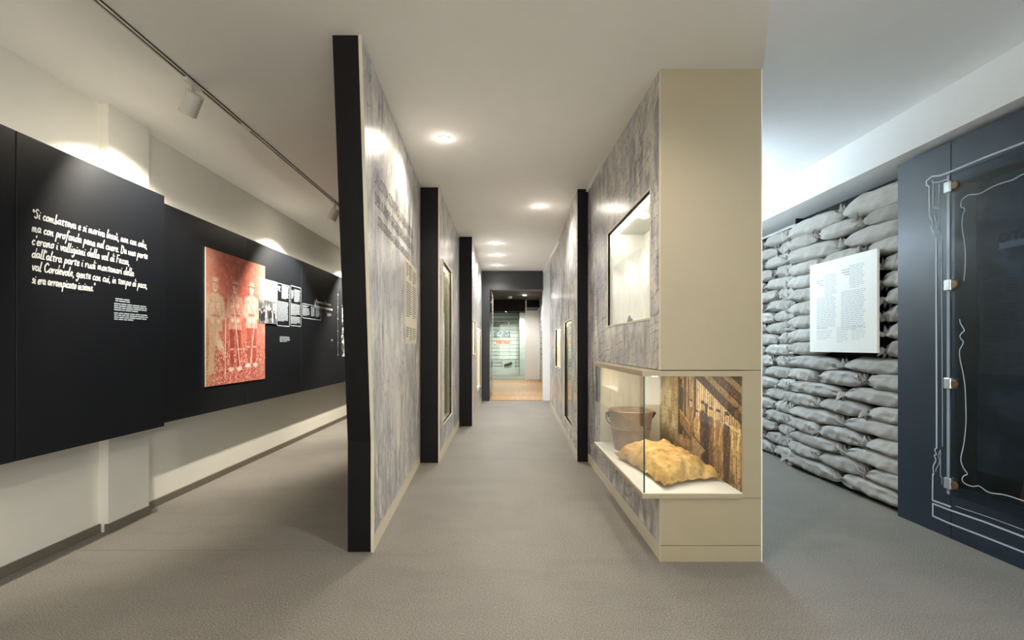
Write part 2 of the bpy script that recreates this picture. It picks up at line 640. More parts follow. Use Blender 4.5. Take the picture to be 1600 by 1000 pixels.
# ------------------------------------------------------------------ hand lettering (single-stroke script)
H = {
    'a': (0.95, [[(.75, .85), (.35, 1), (.05, .55), (.25, .02), (.6, .3), (.75, .9), (.72, .2), (.95, .05)]]),
    'b': (0.9, [[(.35, 2.1), (.2, 1.0), (.12, .1), (.45, .0), (.72, .4), (.5, .75), (.2, .5)]]),
    'c': (0.75, [[(.68, .85), (.4, 1), (.08, .5), (.3, .02), (.72, .2)]]),
    'd': (1.0, [[(.7, .8), (.35, .95), (.05, .5), (.25, .02), (.6, .3), (.8, 1.2), (.95, 2.05), (.78, .8), (.78, .1), (.98, .1)]]),
    'e': (0.75, [[(.1, .45), (.5, .6), (.6, .9), (.35, 1.02), (.08, .55), (.25, .02), (.72, .22)]]),
    'f': (0.8, [[(.9, 1.9), (.65, 2.1), (.45, 1.4), (.3, 0), (.12, -.9)], [(.1, .95), (.75, 1.0)]]),
    'g': (0.95, [[(.75, .85), (.35, 1), (.05, .55), (.25, .1), (.6, .35), (.78, .9), (.6, -.4), (.2, -.95), (.05, -.6)]]),
    'i': (0.4, [[(.15, .95), (.1, .2), (.35, .05)], [(.25, 1.45), (.29, 1.5)]]),
    'l': (0.5, [[(.35, 2.1), (.18, 1.0), (.12, .1), (.45, .05)]]),
    'm': (1.35, [[(.1, .95), (.08, .0), (.2, .7), (.45, .98), (.5, .05), (.65, .75), (.9, .98), (.98, .15), (1.25, .05)]]),
    'n': (0.95, [[(.1, .95), (.08, .0), (.25, .7), (.58, .98), (.6, .15), (.88, .05)]]),
    'o': (0.85, [[(.45, 1), (.1, .65), (.2, .05), (.6, .15), (.7, .7), (.42, 1), (.85, .9)]]),
    'p': (0.9, [[(.2, 1.0), (.1, 0), (0, -1)], [(.15, .6), (.45, 1.02), (.75, .7), (.5, .12), (.15, .25)]]),
    'r': (0.75, [[(.12, .98), (.12, .0), (.25, .65), (.5, .98), (.72, .85)]]),
    's': (0.7, [[(.62, .9), (.35, 1.0), (.2, .75), (.5, .4), (.4, .05), (.05, .1)]]),
    't': (0.75, [[(.38, 1.25), (.3, .2), (.55, .05)], [(.0, 1.02), (.75, 1.08)]]),
    'u': (0.95, [[(.12, .95), (.12, .2), (.4, .02), (.65, .4), (.72, .95), (.7, .15), (.95, .05)]]),
    'v': (0.8, [[(.08, .95), (.3, .05), (.45, .1), (.65, .95), (.8, .9)]]),
    'z': (0.8, [[(.1, .95), (.65, .95), (.1, .05), (.7, .05)]]),
    'S': (1.0, [[(.85, 1.75), (.5, 2.0), (.2, 1.5), (.6, 1.0), (.65, .3), (.3, .0), (.0, .3)]]),
    'D': (1.3, [[(.3, 2.0), (.2, .05), (.7, .1), (1.1, .9), (.8, 1.8), (.1, 2.0)]]),
    'F': (1.0, [[(.25, 1.9), (.15, .0)], [(.15, 1.95), (.95, 1.98)], [(.2, 1.05), (.75, 1.1)]]),
    'C': (1.2, [[(1.1, 1.6), (.7, 2.0), (.15, 1.2), (.3, .15), (.8, .0), (1.15, .35)]]),
    ',': (0.4, [[(.2, .1), (.12, -.35)]]),
    '.': (0.35, [[(.12, .0), (.16, .08)]]),
    "'": (0.3, [[(.15, 2.0), (.1, 1.6)]]),
    '"': (0.55, [[(.1, 2.0), (.08, 1.55)], [(.35, 2.0), (.33, 1.55)]]),
    '«': (0.6, [[(.5, 1.6), (.2, 1.75), (.15, 1.35), (.45, 1.3), (.5, 1.55)]]),
    'ù': (0.95, [[(.12, .95), (.12, .2), (.4, .02), (.65, .4), (.72, .95), (.7, .15), (.95, .05)], [(.25, 1.75), (.55, 1.35)]]),
}


def crom(pts, n=5):
    if len(pts) < 3:
        return pts
    P = [pts[0]] + list(pts) + [pts[-1]]
    out = []
    for i in range(1, len(P) - 2):
        p0, p1, p2, p3 = P[i - 1], P[i], P[i + 1], P[i + 2]
        for k in range(n):
            t = k / n
            out.append(tuple(0.5 * ((2 * b) + (-a + c) * t + (2 * a - 5 * b + 4 * c - d) * t * t + (-a + 3 * b - 3 * c + d) * t ** 3)
                             for a, b, c, d in zip(p0, p1, p2, p3)))
    out.append(pts[-1])
    return out


def hand_width(line):
    return sum(0.62 if ch == ' ' else H[ch][0] + 0.08 for ch in line)


def hand_line(mb, pl, text, u0, v0, xh, width, wt, r, out=0.0015):
    k = width / (hand_width(text) * xh)
    u = 0.0
    for ch in text:
        if ch == ' ':
            u += 0.62
            continue
        adv, strokes = H[ch]
        j = r.uniform(-.06, .06)
        for s in strokes:
            pts = [(u0 + (u + x + 0.16 * y) * xh * k, v0 + (y + j) * xh) for x, y in s]
            strip(mb, pl, crom(pts, 4), wt, out)
        u += adv + 0.08


# ------------------------------------------------------------------ pictures painted in numpy, stored as a colour attribute
class Canvas:
    def __init__(self, w, h, col, seed=0):
        self.w, self.h = w, h
        self.a = np.ones((h, w, 3)) * np.array(col, float)
        self.r = np.random.default_rng(seed)
        self.X, self.Y = np.meshgrid((np.arange(w) + .5) / w, (np.arange(h) + .5) / h)   # v upwards

    def noise(self, cx, cy, octaves=4):
        out = np.zeros((self.h, self.w))
        amp = 1.0
        tot = 0
        for o in range(octaves):
            gx, gy = max(2, int(cx * 2 ** o)), max(2, int(cy * 2 ** o))
            g = self.r.random((gy + 2, gx + 2))
            x = self.X * gx
            y = self.Y * gy
            xi, yi = x.astype(int), y.astype(int)
            fx, fy = x - xi, y - yi
            fx, fy = fx * fx * (3 - 2 * fx), fy * fy * (3 - 2 * fy)
            n = (g[yi, xi] * (1 - fx) + g[yi, xi + 1] * fx) * (1 - fy) + (g[yi + 1, xi] * (1 - fx) + g[yi + 1, xi + 1] * fx) * fy
            out += n * amp
            tot += amp
            amp *= 0.55
        return out / tot

    def put(self, mask, col, alpha=1.0):
        m = (mask * alpha)[..., None]
        self.a = self.a * (1 - m) + np.array(col, float) * m

    def poly(self, pts, col, alpha=1.0):
        m = np.zeros((self.h, self.w), bool)
        k = len(pts)
        for i in range(k):
            x0, y0 = pts[i]
            x1, y1 = pts[(i + 1) % k]
            c = ((y0 > self.Y) != (y1 > self.Y))
            with np.errstate(divide='ignore', invalid='ignore'):
                m ^= c & (self.X < (x1 - x0) * (self.Y - y0) / ((y1 - y0) or 1e-9) + x0)
        self.put(m.astype(float), col, alpha)

    def ell(self, cx, cy, rx, ry, col, alpha=1.0, soft=0.25):
        d = np.sqrt(((self.X - cx) / rx) ** 2 + ((self.Y - cy) / ry) ** 2)
        self.put(np.clip((1 + soft - d) / (2 * soft), 0, 1), col, alpha)

    def line(self, x0, y0, x1, y1, w, col, alpha=1.0, asp=1.0):
        dx, dy = (x1 - x0), (y1 - y0) * asp
        L = dx * dx + dy * dy
        t = np.clip(((self.X - x0) * dx + (self.Y - y0) * asp * dy) / L, 0, 1)
        d = np.hypot(self.X - x0 - t * dx, (self.Y - y0) * asp - t * dy)
        self.put(np.clip(1.5 - d / (w / 2), 0, 1), col, alpha)

    def mesh(self, name, corners, mat, parent):
        """corners: bottom-left, bottom-right, top-left, with a depth so the print has a body"""
        bl, br, tl = [np.array(c, float) for c in corners]
        off = np.zeros(3)
        p = parent
        while p is not None:
            off += np.array(p.location)
            p = p.parent
        w, h = self.w, self.h
        U, V = np.meshgrid(np.linspace(0, 1, w + 1), np.linspace(0, 1, h + 1))
        vs = bl + U[..., None] * (br - bl) + V[..., None] * (tl - bl) - off
        idx = np.arange((w + 1) * (h + 1)).reshape(h + 1, w + 1)
        f = np.stack([idx[:-1, :-1], idx[:-1, 1:], idx[1:, 1:], idx[1:, :-1]], -1).reshape(-1, 4)
        me = bpy.data.meshes.new(name)
        me.from_pydata(vs.reshape(-1, 3).tolist(), [], f.tolist())
        at = me.color_attributes.new('Col', 'FLOAT_COLOR', 'CORNER')
        c = np.clip(self.a / 255, 0, 1)
        c = np.where(c <= 0.04045, c / 12.92, ((c + 0.055) / 1.055) ** 2.4)
        c = np.concatenate([c, np.ones((h, w, 1))], -1).reshape(-1, 1, 4)
        c = np.repeat(c, 4, 1).reshape(-1)
        at.data.foreach_set('color', c.astype(np.float32))
        me.materials.append(M[mat])
        o = bpy.data.objects.new(name, me)
        COL.objects.link(o)
        o.parent = parent
        return o


# ================================================================== STRUCTURE
XL, XR = -2.60, 3.01          # outer walls
Y0, Y1 = -3.0, 10.05          # gallery extent
HC = 2.82


def ceil_z(x, y):
    z = HC
    if x < -1.2:
        z -= 0.07 * min(1, (-1.2 - x) / 1.4)
    if x > -.3:
        k = min(1, (x + .3) / 1.17)
        d = min(1, max(0, (4.9 - y) / 2.2))
        z -= 0.085 * k * d
    return z


struct(bx(XL - .2, XR + .6, Y0 - .1, Y1, -0.1, 0.0).build('floor', 'floor'))

bx(XL, -.95, 2.700, 2.703, .0002, .0008).build('seam', 'base', bpy.data.objects['floor'])

# corridor + left room ceiling: fine grid, slightly lower to the sides; ends at the pillar line
mb = MB()
xs = [XL - .1, -2.2, -1.8, -1.5, -1.2, -.9, -.6, -.3, 0, .2, .4, .6, .75, .87, 1.15, 1.44]
ys = [Y0, -1, 0, 1, 1.6, 2.045, 2.556, 3.1, 3.8, 4.9, 6, 8, Y1 + .05]


def slab_edge(y):
    return 1.44 if y >= 2.556 else max(0.9, 1.44 + (y - 2.556) * 0.49)


def cx(x, y):
    return x if x <= .87 else .87 + (x - .87) / (1.44 - .87) * (slab_edge(y) - .87)


for a, b in zip(xs[:-1], xs[1:]):
    for c, d in zip(ys[:-1], ys[1:]):
        q = [(cx(a, c), c), (cx(b, c), c), (cx(b, d), d), (cx(a, d), d)]
        mb.quad(*[(x, y, ceil_z(x, y)) for x, y in q])
for c, d in zip(ys[:-1], ys[1:]):
    mb.quad((cx(1.44, c), c, ceil_z(1.44, c)), (cx(1.44, d), d, ceil_z(1.44, d)), (cx(1.44, d), d, 3.0), (cx(1.44, c), c, 3.0))
ceiling = mb.build('ceiling', 'ceiling', smooth=True)
ceiling.data.set_sharp_from_angle(angle=math.radians(30))
struct(ceiling)
mb = bx(0.85, XR + .6, Y0, Y1, 2.785, 3.0)
struct(mb.build('ceiling', 'wall_white'))

# left wall with its pier, back wall, end wall
struct(bx(XL - .2, XL, Y0, Y1, 0, 2.95).build('wall_left', 'wall'))
tag(bx(XL - .01, -2.54, 2.96, 3.30, 0, 2.9).build('pier', 'wall', None), kind='structure').name = 'wall_left_pier'
for (xa, ya, yb) in ((XL + .014, Y0, 2.96), (-2.526, 2.95, 3.305), (XL + .014, 3.30, Y1)):
    struct(bx(xa - .03, xa, ya, yb, 0, 0.055).build('baseboard_left', 'base'))
WX0 = -.35
mb = MB()
mb.box(XL - .2, WX0, Y0 - .1, Y0, 0, 3.0)
mb.box(XR - .15, XR + .6, Y0 - .1, Y0, 0, 3.0)
mb.box(WX0, XR - .15, Y0 - .1, Y0, 2.76, 3.0)
mb.box(WX0, XR - .15, Y0 - .1, Y0, 0, .15)
struct(mb.build('wall_back', 'wall'))
win = struct(bx(WX0 + .01, XR - .16, Y0 - .06, Y0 - .052, .16, 2.75).build('fill_window_1', 'glass'))  # added glazing behind the camera, lets world light in as soft fill
for k in range(5):
    xx = WX0 + .01 + (XR - WX0 - .22) * k / 4
    bx(xx, xx + .05, Y0 - .09, Y0 - .03, .15, 2.76).build('fill_window_frame', 'lamp_white', win)
# right wall: back plane, bulkhead above the exhibits
struct(bx(XR + .12, XR + .6, Y0, Y1, 0, 3.0).build('wall_right', 'wall_white'))
struct(bx(2.715, XR + .1, Y0, Y1, 2.503, 2.80).build('trim_1', 'wall_white'))

# end wall with the dark portal
EY = 10.05
wall_end = MB()
wall_end.box(XL - .2, -.52, EY, EY + .2, 0, 2.95)
wall_end.box(.86, XR + .6, EY, EY + .2, 0, 2.95)
wall_end.box(-.52, .86, EY, EY + .2, 2.43, 2.95)
struct(wall_end.build('wall_end', 'wall_white'))
portal = MB()
portal.box(-.52, -.307, EY - .06, EY + .2, 0, HC + .02)
portal.box(-.307, .855, EY - .06, EY + .2, 2.414, HC + .02)
struct(portal.build('door_1', 'charcoal'))

# ------------------------------------------------------------------ left room panels
LP = []


def wall_board(name, label, x, y0, y1, z0, z1, mat, standoff_to, parts=None):
    o = thing(name, label, 'wall panel', (x, (y0 + y1) / 2, z0))
    bx(x - .025, x, y0, y1, z0, z1).build('board', mat, o, bevel=.002)
    for yy in (y0 + .2, y1 - .2):
        bx(standoff_to, x - .02, yy - .02, yy + .02, (z0 + z1) / 2 - .3, (z0 + z1) / 2 + .3).build('mounting_rail', 'black_matt', o)
    bx(x - .075, x - .05, y0 + .02, y1 - .02, z1 - .05, z1 - .04).build('light_strip', 'fill_wash', o)  # added uplight behind the board top, brightens wall and ceiling
    return o


X1, X2 = -2.36, -2.48
ZB, ZT = .640, 2.241
board0 = wall_board('wall_panel', 'plain black wall panel cut by the left edge of the picture', X1, 1.25, 2.228, ZB, ZT, 'charcoal', XL)
board1 = wall_board('wall_panel', 'black wall panel with a six-line white handwritten quotation', X1, 2.232, 3.206, ZB, ZT, 'charcoal', XL)
board2 = wall_board('wall_panel', 'black wall panel carrying the left part of the red photograph', X2, 3.225, 4.462, ZB - .005, ZT, 'charcoal', XL)
board3 = wall_board('wall_panel', 'black wall panel with two tall outlined text boxes and two small pictures', X2, 4.466, 5.648, ZB - .005, ZT, 'charcoal', XL)
board4 = wall_board('wall_panel', 'black wall panel with short two-line handwritten quotation and small outlined box', X2, 5.652, 6.838, ZB - .005, ZT, 'charcoal', XL)
board5 = wall_board('wall_panel', 'far black wall panel printed with a white rock tower and scale', X2, 6.842, 8.03, ZB - .005, ZT, 'charcoal', XL)

# quotation in hand lettering
pl1 = Plane(X1, 0, 0, 1, normal=1)
mb = MB()
r = random.Random(3)
quote = ['«Si combatteva e si moriva lassù, non con odio,',
         'ma con profonda pena nel cuore. Da una parte',
         "c'erano i valligiani della val di Fassa,",
         "dall'altra parte i rudi montanari della",
         'val Cordevole, gente con cui, in tempo di pace,',
         'si era arrampicato insieme."']
z_lines = [1.842, 1.772, 1.707, 1.642, 1.578, 1.512]
# ends of the lines along the wall
y_end = [3.048, 3.052, 2.905, 2.94, 3.05, 2.66]
for t, zz, ye in zip(quote, z_lines, y_end):
    ys_ = 2.303
    hand_line(mb, pl1, t, ys_, zz, .0235, ye - ys_, .0062, r)
mb.build('handwritten_quotation', 'ink_white', board1)
mb = MB()
words(mb, pl1, 2.80, 1.492, .12, 2, .0125, r, .62, last=.95)
words(mb, pl1, 2.79, 1.462, .26, 4, .0125, r, .62, last=.7, ragged=.05)
words(mb, pl1, 2.79, 1.405, .265, 4, .0125, r, .62, last=.6, ragged=.05)
mb.build('small_text', 'ink_pale', board1)

# boxed texts
pl2 = Plane(X2, 0, 0, 1, normal=1)
mb = MB()
for (ya, yb, za, zb) in ((5.04, 5.335, 1.417, 1.89), (5.36, 5.64, 1.43, 1.905)):
    outline(mb, pl2, ya, za, yb, zb, .008)
mb.build('box_outline', 'ink_pale', board3)
mb = MB()
words(mb, pl2, 5.06, 1.86, .06, 5, .013, r, .6, last=.5, right=True)
words(mb, pl2, 5.145, 1.875, .17, 12, .0125, r, .6)
words(mb, pl2, 5.06, 1.695, .255, 18, .0125, r, .6)
words(mb, pl2, 5.385, 1.85, .06, 8, .0125, r, .6, last=.5)
words(mb, pl2, 5.455, 1.87, .16, 12, .0125, r, .6)
words(mb, pl2, 5.375, 1.695, .245, 11, .0125, r, .6)
words(mb, pl2, 5.375, 1.545, .245, 7, .0125, r, .6)
words(mb, pl2, 5.10, 1.305, .24, 5, .013, r, .5, last=.7)
mb.build('small_text', 'ink_pale', board3)
mb = MB()
outline(mb, pl2, 5.67, 1.54, 6.25, 1.725, .008)
words(mb, pl2, 5.69, 1.705, .19, 2, .014, r, .6)
words(mb, pl2, 5.69, 1.672, .2, 8, .0125, r, .6)
words(mb, pl2, 5.93, 1.705, .13, 10, .0125, r, .6)
words(mb, pl2, 6.08, 1.705, .13, 10, .0125, r, .6)
words(mb, pl2, 6.47, 1.66, .16, 4, .012, r, .5)
words(mb, pl2, 6.62, 1.29, .10, 2, .012, r, .5)
mb.build('boxed_text', 'ink_pale', board4)
mb = MB()
for row, (u0, u1, zz) in enumerate(((6.05, 6.58, 1.768), (6.04, 6.66, 1.705))):   # illegible two-line script, drawn as pen loops
    pts = []
    u = u0
    while u < u1:
        tall = r.random() < .16
        hgt = .055 if tall else .026
        pts += [(u, zz), (u + .012, zz + hgt), (u + .02, zz + .004)]
        u += .024
        if r.random() < .15:
            strip(mb, pl2, crom(pts, 3), .006, .0015)
            pts = []
            u += .018
    if len(pts) > 2:
        strip(mb, pl2, crom(pts, 3), .006, .0015)
mb.build('handwritten_quotation', 'ink_white', board4)

# rock tower print on the far panel
cv = Canvas(60, 150, (30, 33, 38), 5)
n1 = cv.noise(10, 22, 4)
left = .10 + .10 * cv.noise(3, 14, 3) + .25 * np.clip(cv.Y - .75, 0, 1) * 2
m = ((cv.X > left) & (cv.X < .97) & (cv.Y > .06) & (cv.Y < 1.0 - .12 * np.abs(cv.X - .5))).astype(float)
cv.put(m, (226, 226, 220), np.clip((n1 - .36) * 5, 0, 1))
cv.mesh('rock_tower_print', [(X2 + .0015, 6.93, .97), (X2 + .0015, 7.75, .97), (X2 + .0015, 6.93, 2.03)], 'picture', board5)
mb = MB()
strip(mb, pl2, [(6.89, 1.05), (6.89, 1.98)], .006, .0015)
for k in range(6):
    strip(mb, pl2, [(6.865, 1.06 + .18 * k), (6.91, 1.06 + .18 * k)], .008, .0015)
mb.build('scale_line', 'ink_pale', board5)

# red photograph of three standing soldiers (two boards wide)
cv = Canvas(230, 282, (210, 122, 106), 11)
n = cv.noise(6, 7, 5)
cv.put(np.clip((n - .35) * 2.2, 0, 1), (192, 88, 76), .7)
cv.put(np.clip((cv.noise(20, 24, 3) - .5) * 3, 0, 1) * np.clip((.66 - cv.Y) * 3, 0, 1), (226, 168, 148), .65)
cv.put(np.clip((cv.Y - .86) * 5, 0, 1), (206, 110, 92), .6)
cv.put(np.clip((.42 - cv.Y) * 5, 0, 1), (196, 86, 74), .45)
gr = cv.noise(105, 130, 2)
cv.put(np.clip((gr - .55) * 8, 0, 1) * np.clip((.40 - cv.Y) * 6, 0, 1), (242, 214, 194), .75)
cv.put(np.clip((.45 - gr) * 8, 0, 1) * np.clip((.40 - cv.Y) * 6, 0, 1), (160, 52, 44), .6)
cv.put(np.clip((gr - .58) * 8, 0, 1) * np.clip((.72 - cv.Y) * 6, 0, 1), (232, 176, 156), .4)


def soldier(cx, top, base, jacket, trous, light, dark, kneel=False, stick=None):
    Ht = top - base
    y = lambda f: base + Ht * f
    w = .115
    # legs
    if kneel:
        cv.poly([(cx - .09, y(.50)), (cx + .03, y(.5)), (cx + .12, y(.30)), (cx + .10, y(.24)), (cx - .0, y(.33)), (cx - .03, y(.05)), (cx - .10, y(.03))], trous)
        cv.poly([(cx + .02, y(.5)), (cx + .13, y(.3)), (cx + .15, y(.22)), (cx + .05, y(.28)), (cx, y(.4))], light, .6)
    else:
        for s in (-1, 1):
            cv.poly([(cx + s * .002, y(.46)), (cx + s * .095, y(.46)), (cx + s * .085, y(.22)), (cx + s * .075, y(.06)), (cx + s * .028, y(.06)), (cx + s * .02, y(.24))], trous)
            cv.line(cx + s * .05, y(.24), cx + s * .052, y(.08), .008, dark, .5)
            cv.ell(cx + s * .07, y(.035), .045, .018, light)
            cv.line(cx + s * .03, y(.25), cx + s * .088, y(.25), .012, light, .7)
    # jacket skirt and torso
    cv.poly([(cx - .105, y(.47)), (cx + .105, y(.47)), (cx + .09, y(.62)), (cx + .10, y(.80)), (cx + .035, y(.855)), (cx - .035, y(.855)), (cx - .105, y(.80)), (cx - .085, y(.62))], jacket)
    for k in range(5):
        x = cx - .075 + .037 * k
        cv.line(x, y(.48), x * .96 + cx * .04, y(.6), .006, dark, .45)
    cv.line(cx - .09, y(.62), cx + .09, y(.615), .014, dark, .75)
    cv.line(cx, y(.63), cx, y(.82), .005, dark, .6)
    cv.poly([(cx - .07, y(.70)), (cx - .02, y(.70)), (cx - .02, y(.75)), (cx - .07, y(.75))], light, .55)
    cv.poly([(cx + .02, y(.70)), (cx + .07, y(.70)), (cx + .07, y(.75)), (cx + .02, y(.75))], light, .55)
    cv.line(cx - .085, y(.80), cx + .05, y(.63), .01, dark, .5)
    # arms
    for s in (-1, 1):
        cv.line(cx + s * .10, y(.79), cx + s * .128, y(.63), .052, jacket)
        cv.line(cx + s * .128, y(.63), cx + s * .05, y(.57), .044, jacket)
        cv.line(cx + s * .075, y(.78), cx + s * .10, y(.65), .006, dark, .55)
        cv.ell(cx + s * .045, y(.565), .022, .016, light)
    # neck, head, cap
    cv.poly([(cx - .03, y(.84)), (cx + .03, y(.84)), (cx + .027, y(.875)), (cx - .027, y(.875))], dark, .7)
    cv.ell(cx, y(.915), .038, .048, light, 1, .12)
    cv.ell(cx + .015, y(.905), .020, .035, dark, .35)
    for s in (-1, 1):
        cv.ell(cx + s * .014, y(.922), .007, .004, dark, .9)
    cv.line(cx, y(.922), cx + .003, y(.903), .005, dark, .6)
    cv.line(cx - .013, y(.89), cx + .013, y(.89), .006, dark, .8)
    cv.poly([(cx - .043, y(.945)), (cx + .046, y(.945)), (cx + .05, y(.985)), (cx + .02, y(1.0)), (cx - .03, y(1.0)), (cx - .05, y(.975))], jacket)
    cv.line(cx - .045, y(.948), cx + .048, y(.945), .012, dark, .85)
    cv.ell(cx + .003, y(.972), .008, .008, light)
    if stick:
        cv.line(*stick, .012, light)


soldier(.135, .80, .055, (226, 190, 160), (222, 176, 148), (244, 222, 196), (188, 106, 84), True, (.29, .50, .28, .05))
soldier(.445, .81, .085, (216, 160, 140), (160, 74, 64), (244, 216, 198), (158, 62, 52), False, (.41, .66, .53, .10))
soldier(.735, .825, .105, (232, 186, 170), (176, 92, 80), (250, 230, 218), (172, 76, 66), False, (.80, .55, .70, .07))
sh = cv.noise(26, 34, 4)
cv.put(np.clip((sh - .5) * 4, 0, 1), (244, 214, 194), .22)
cv.put(np.clip((.48 - sh) * 4, 0, 1), (180, 80, 66), .25)
cv.a = cv.a + (cv.noise(150, 180, 1)[..., None] - .5) * 26
cv.put(np.clip((.28 - cv.X) * 3.2, 0, 1), (226, 196, 160), .5)  # left side paled in the print colour, imitating glare
cv.put(np.clip((cv.X - .80) * 4, 0, 1), (240, 190, 178), .35)
photo = thing('wall_photograph', 'large red-tinted photograph of three standing soldiers on black wall panels', 'photograph', (X2, 4.3, .855))
fy0, fy1, fz0, fz1, fx = 3.824, 4.774, .857, 2.020, X2 + .007
bx(X2 + .0005, fx - .0006, fy0, fy1, fz0, fz1).build('backing', 'white', photo)
cv.mesh('print', [(fx, fy0, fz0), (fx, fy1, fz0), (fx, fy0, fz1)], 'picture', photo)

# small pale picture of a house
cv = Canvas(64, 48, (214, 212, 184), 4)
cv.put(np.clip((cv.noise(5, 5, 4) - .4) * 3, 0, 1), (190, 192, 150), .6)
cv.poly([(.3, .25), (.78, .25), (.78, .62), (.3, .62)], (240, 238, 222))
cv.poly([(.25, .60), (.54, .86), (.83, .60), (.80, .57), (.54, .78), (.28, .57)], (120, 112, 80))
for k in range(4):
    cv.poly([(.36 + .1 * k, .5), (.41 + .1 * k, .5), (.41 + .1 * k, .57), (.36 + .1 * k, .57)], (120, 112, 84))
    cv.poly([(.36 + .1 * k, .36), (.41 + .1 * k, .36), (.41 + .1 * k, .43), (.36 + .1 * k, .43)], (120, 112, 84))
cv.ell(.15, .3, .2, .14, (226, 224, 200))
cv.put(np.clip((.2 - cv.Y) * 8, 0, 1), (176, 180, 136), .6)
hp = thing('small_picture', 'small pale picture of a gabled house beside the red photograph', 'picture', (X2, 4.83, 1.667))
bx(X2 + .0005, X2 + .0095, 4.65, 5.02, 1.668, 1.89).build('backing', 'white', hp)
cv.mesh('print', [(X2 + .010, 4.65, 1.668), (X2 + .010, 5.02, 1.668), (X2 + .010, 4.65, 1.89)], 'picture', hp)
# small grey photograph of a crowd
cv = Canvas(72, 48, (92, 92, 98), 8)
cv.put(np.clip((cv.noise(9, 4, 4) - .45) * 5, 0, 1), (196, 196, 198), .7)
rr = random.Random(5)
for k in range(16):
    x, yb = rr.uniform(.03, .97), rr.uniform(.05, .3)
    g = rr.choice([40, 56, 200, 222])
    cv.poly([(x - .035, yb), (x + .035, yb), (x + .03, yb + .36), (x - .03, yb + .36)], (g, g, g + 4))
    cv.ell(x, yb + .42, .022, .05, (220, 220, 218))
cp = thing('small_picture', 'small grey photograph of a group of people below the house picture', 'picture', (X2, 4.83, 1.43))
bx(X2 + .0005, X2 + .0095, 4.65, 5.02, 1.432, 1.664).build('backing', 'white', cp)
cv.mesh('print', [(X2 + .010, 4.65, 1.432), (X2 + .010, 5.02, 1.432), (X2 + .010, 4.65, 1.664)], 'picture', cp)

# ------------------------------------------------------------------ ceiling track with spotlights
TX = -1.87
tz = ceil_z(TX, 3)
track = thing('lighting_track', 'white lighting track with a dark slot along the left ceiling', 'lighting track', (TX, 4, tz))
bx(TX - .018, TX - .007, -1.0, 9.5, tz - .006, tz + .001).build('rail', 'lamp_white', track)
bx(TX + .007, TX + .018, -1.0, 9.5, tz - .006, tz + .001).build('rail', 'lamp_white', track)
bx(TX - .0065, TX + .0065, -1.0, 3.28, tz - .0055, tz + .001).build('slot', 'track_dark', track)
bx(TX - .0065, TX + .0065, 3.40, 9.5, tz - .0055, tz + .001).build('slot', 'track_dark', track)
bx(TX - .0065, TX + .0065, 3.28, 3.40, tz - .0065, tz + .001).build('joint_cover', 'lamp_white', track)
bx(TX + .019, TX + .0225, -1.0, 9.5, tz - .0045, tz + .001).build('shadow_gap', 'track_dark', track)


def add_light(kind, name, loc, parent, energy, col, target=None, **kw):
    d = bpy.data.lights.new(name, kind)
    d.energy = energy
    d.color = col
    for k, v in kw.items():
        setattr(d, k, v)
    o = bpy.data.objects.new(name, d)
    COL.objects.link(o)
    o.location = Vector(loc) - (parent.location if parent else Vector())
    o.parent = parent
    if target is not None:
        o.rotation_euler = (Vector(target) - Vector(loc)).to_track_quat('-Z', 'Y').to_euler()
    return o


def track_spot(y, target, label, power=P_TRACK, cone=92):
    t = thing('track_spotlight', label, 'spotlight', (TX, y, tz - .006), 'spotlights on the left ceiling track')
    bx(TX - .018, TX + .018, y - .07, y + .07, tz - .024, tz - .0065).build('adapter', 'lamp_white', t, bevel=.004)
    piv = Vector((TX, y, tz - .085))
    bx(TX - .006, TX + .006, y - .02, y + .02, tz - .10, tz - .0235).build('stem', 'lamp_white', t, bevel=.002)
    ax = (Vector(target) - piv).normalized()
    c = piv + Vector((0, 0, -.03))
    MB().lathe([(.0, -.045), (.043, -.045), (.048, -.04), (.048, .085), (.044, .085), (.042, .06), (.0, .06)], c, ax, 28).build('lamp_head', 'lamp_white', t, smooth=False)
    MB().lathe([(.0, .064), (.038, .064), (.038, .066), (.0, .066)], c, ax, 24).build('lens', 'lamp_warm', t)
    add_light('SPOT', 'spot_beam', c + ax * .09, t, power, LEFTC, c + ax, spot_size=math.radians(cone), spot_blend=.6, shadow_soft_size=.02)


track_spot(2.77, (-2.5, 3.05, 1.75), 'white cylinder spotlight on the left track aimed at the handwritten quotation', P_TRACK * .4)
track_spot(5.1, (-2.55, 5.2, 1.45), 'white cylinder spotlight on the track half hidden behind the black partition edge', P_TRACK * .75)
track_spot(7.4, (-2.55, 7.4, 1.45), 'white cylinder spotlight at the far end of the left track')
track_spot(0.1, (-2.45, 0.6, 1.2), 'white cylinder spotlight on the left track above the viewer', P_TRACK * .15)


# ------------------------------------------------------------------ recessed downlights
def downlight(x, y, label, power, col, cone=150, z=None, spot=True, rad=.035, grp='recessed ceiling downlights', lamp='lamp_warm'):
    z = ceil_z(x, y) if z is None else z
    t = thing('downlight', label, 'downlight', (x, y, z), grp)
    MB().lathe([(rad + .002, .004), (rad + .014, .004), (rad + .014, -.004), (rad + .002, -.006), (rad + .002, .004)], (x, y, z), (0, 0, 1), 28).build('ring', 'lamp_white', t)
    MB().lathe([(.0, -.001), (rad, -.001), (rad, -.004), (.0, -.004)], (x, y, z), (0, 0, 1), 24).build('lens', lamp, t)
    if spot:
        add_light('SPOT', 'beam', (x, y, z - .02), t, power, col, (x, y, 0), spot_size=math.radians(cone), spot_blend=.6, shadow_soft_size=rad)
        add_light('POINT', 'glow', (x, y, z - .05), t, power * .009, col, shadow_soft_size=.03)  # added point light, puts a halo on the ceiling round the lens
    return t


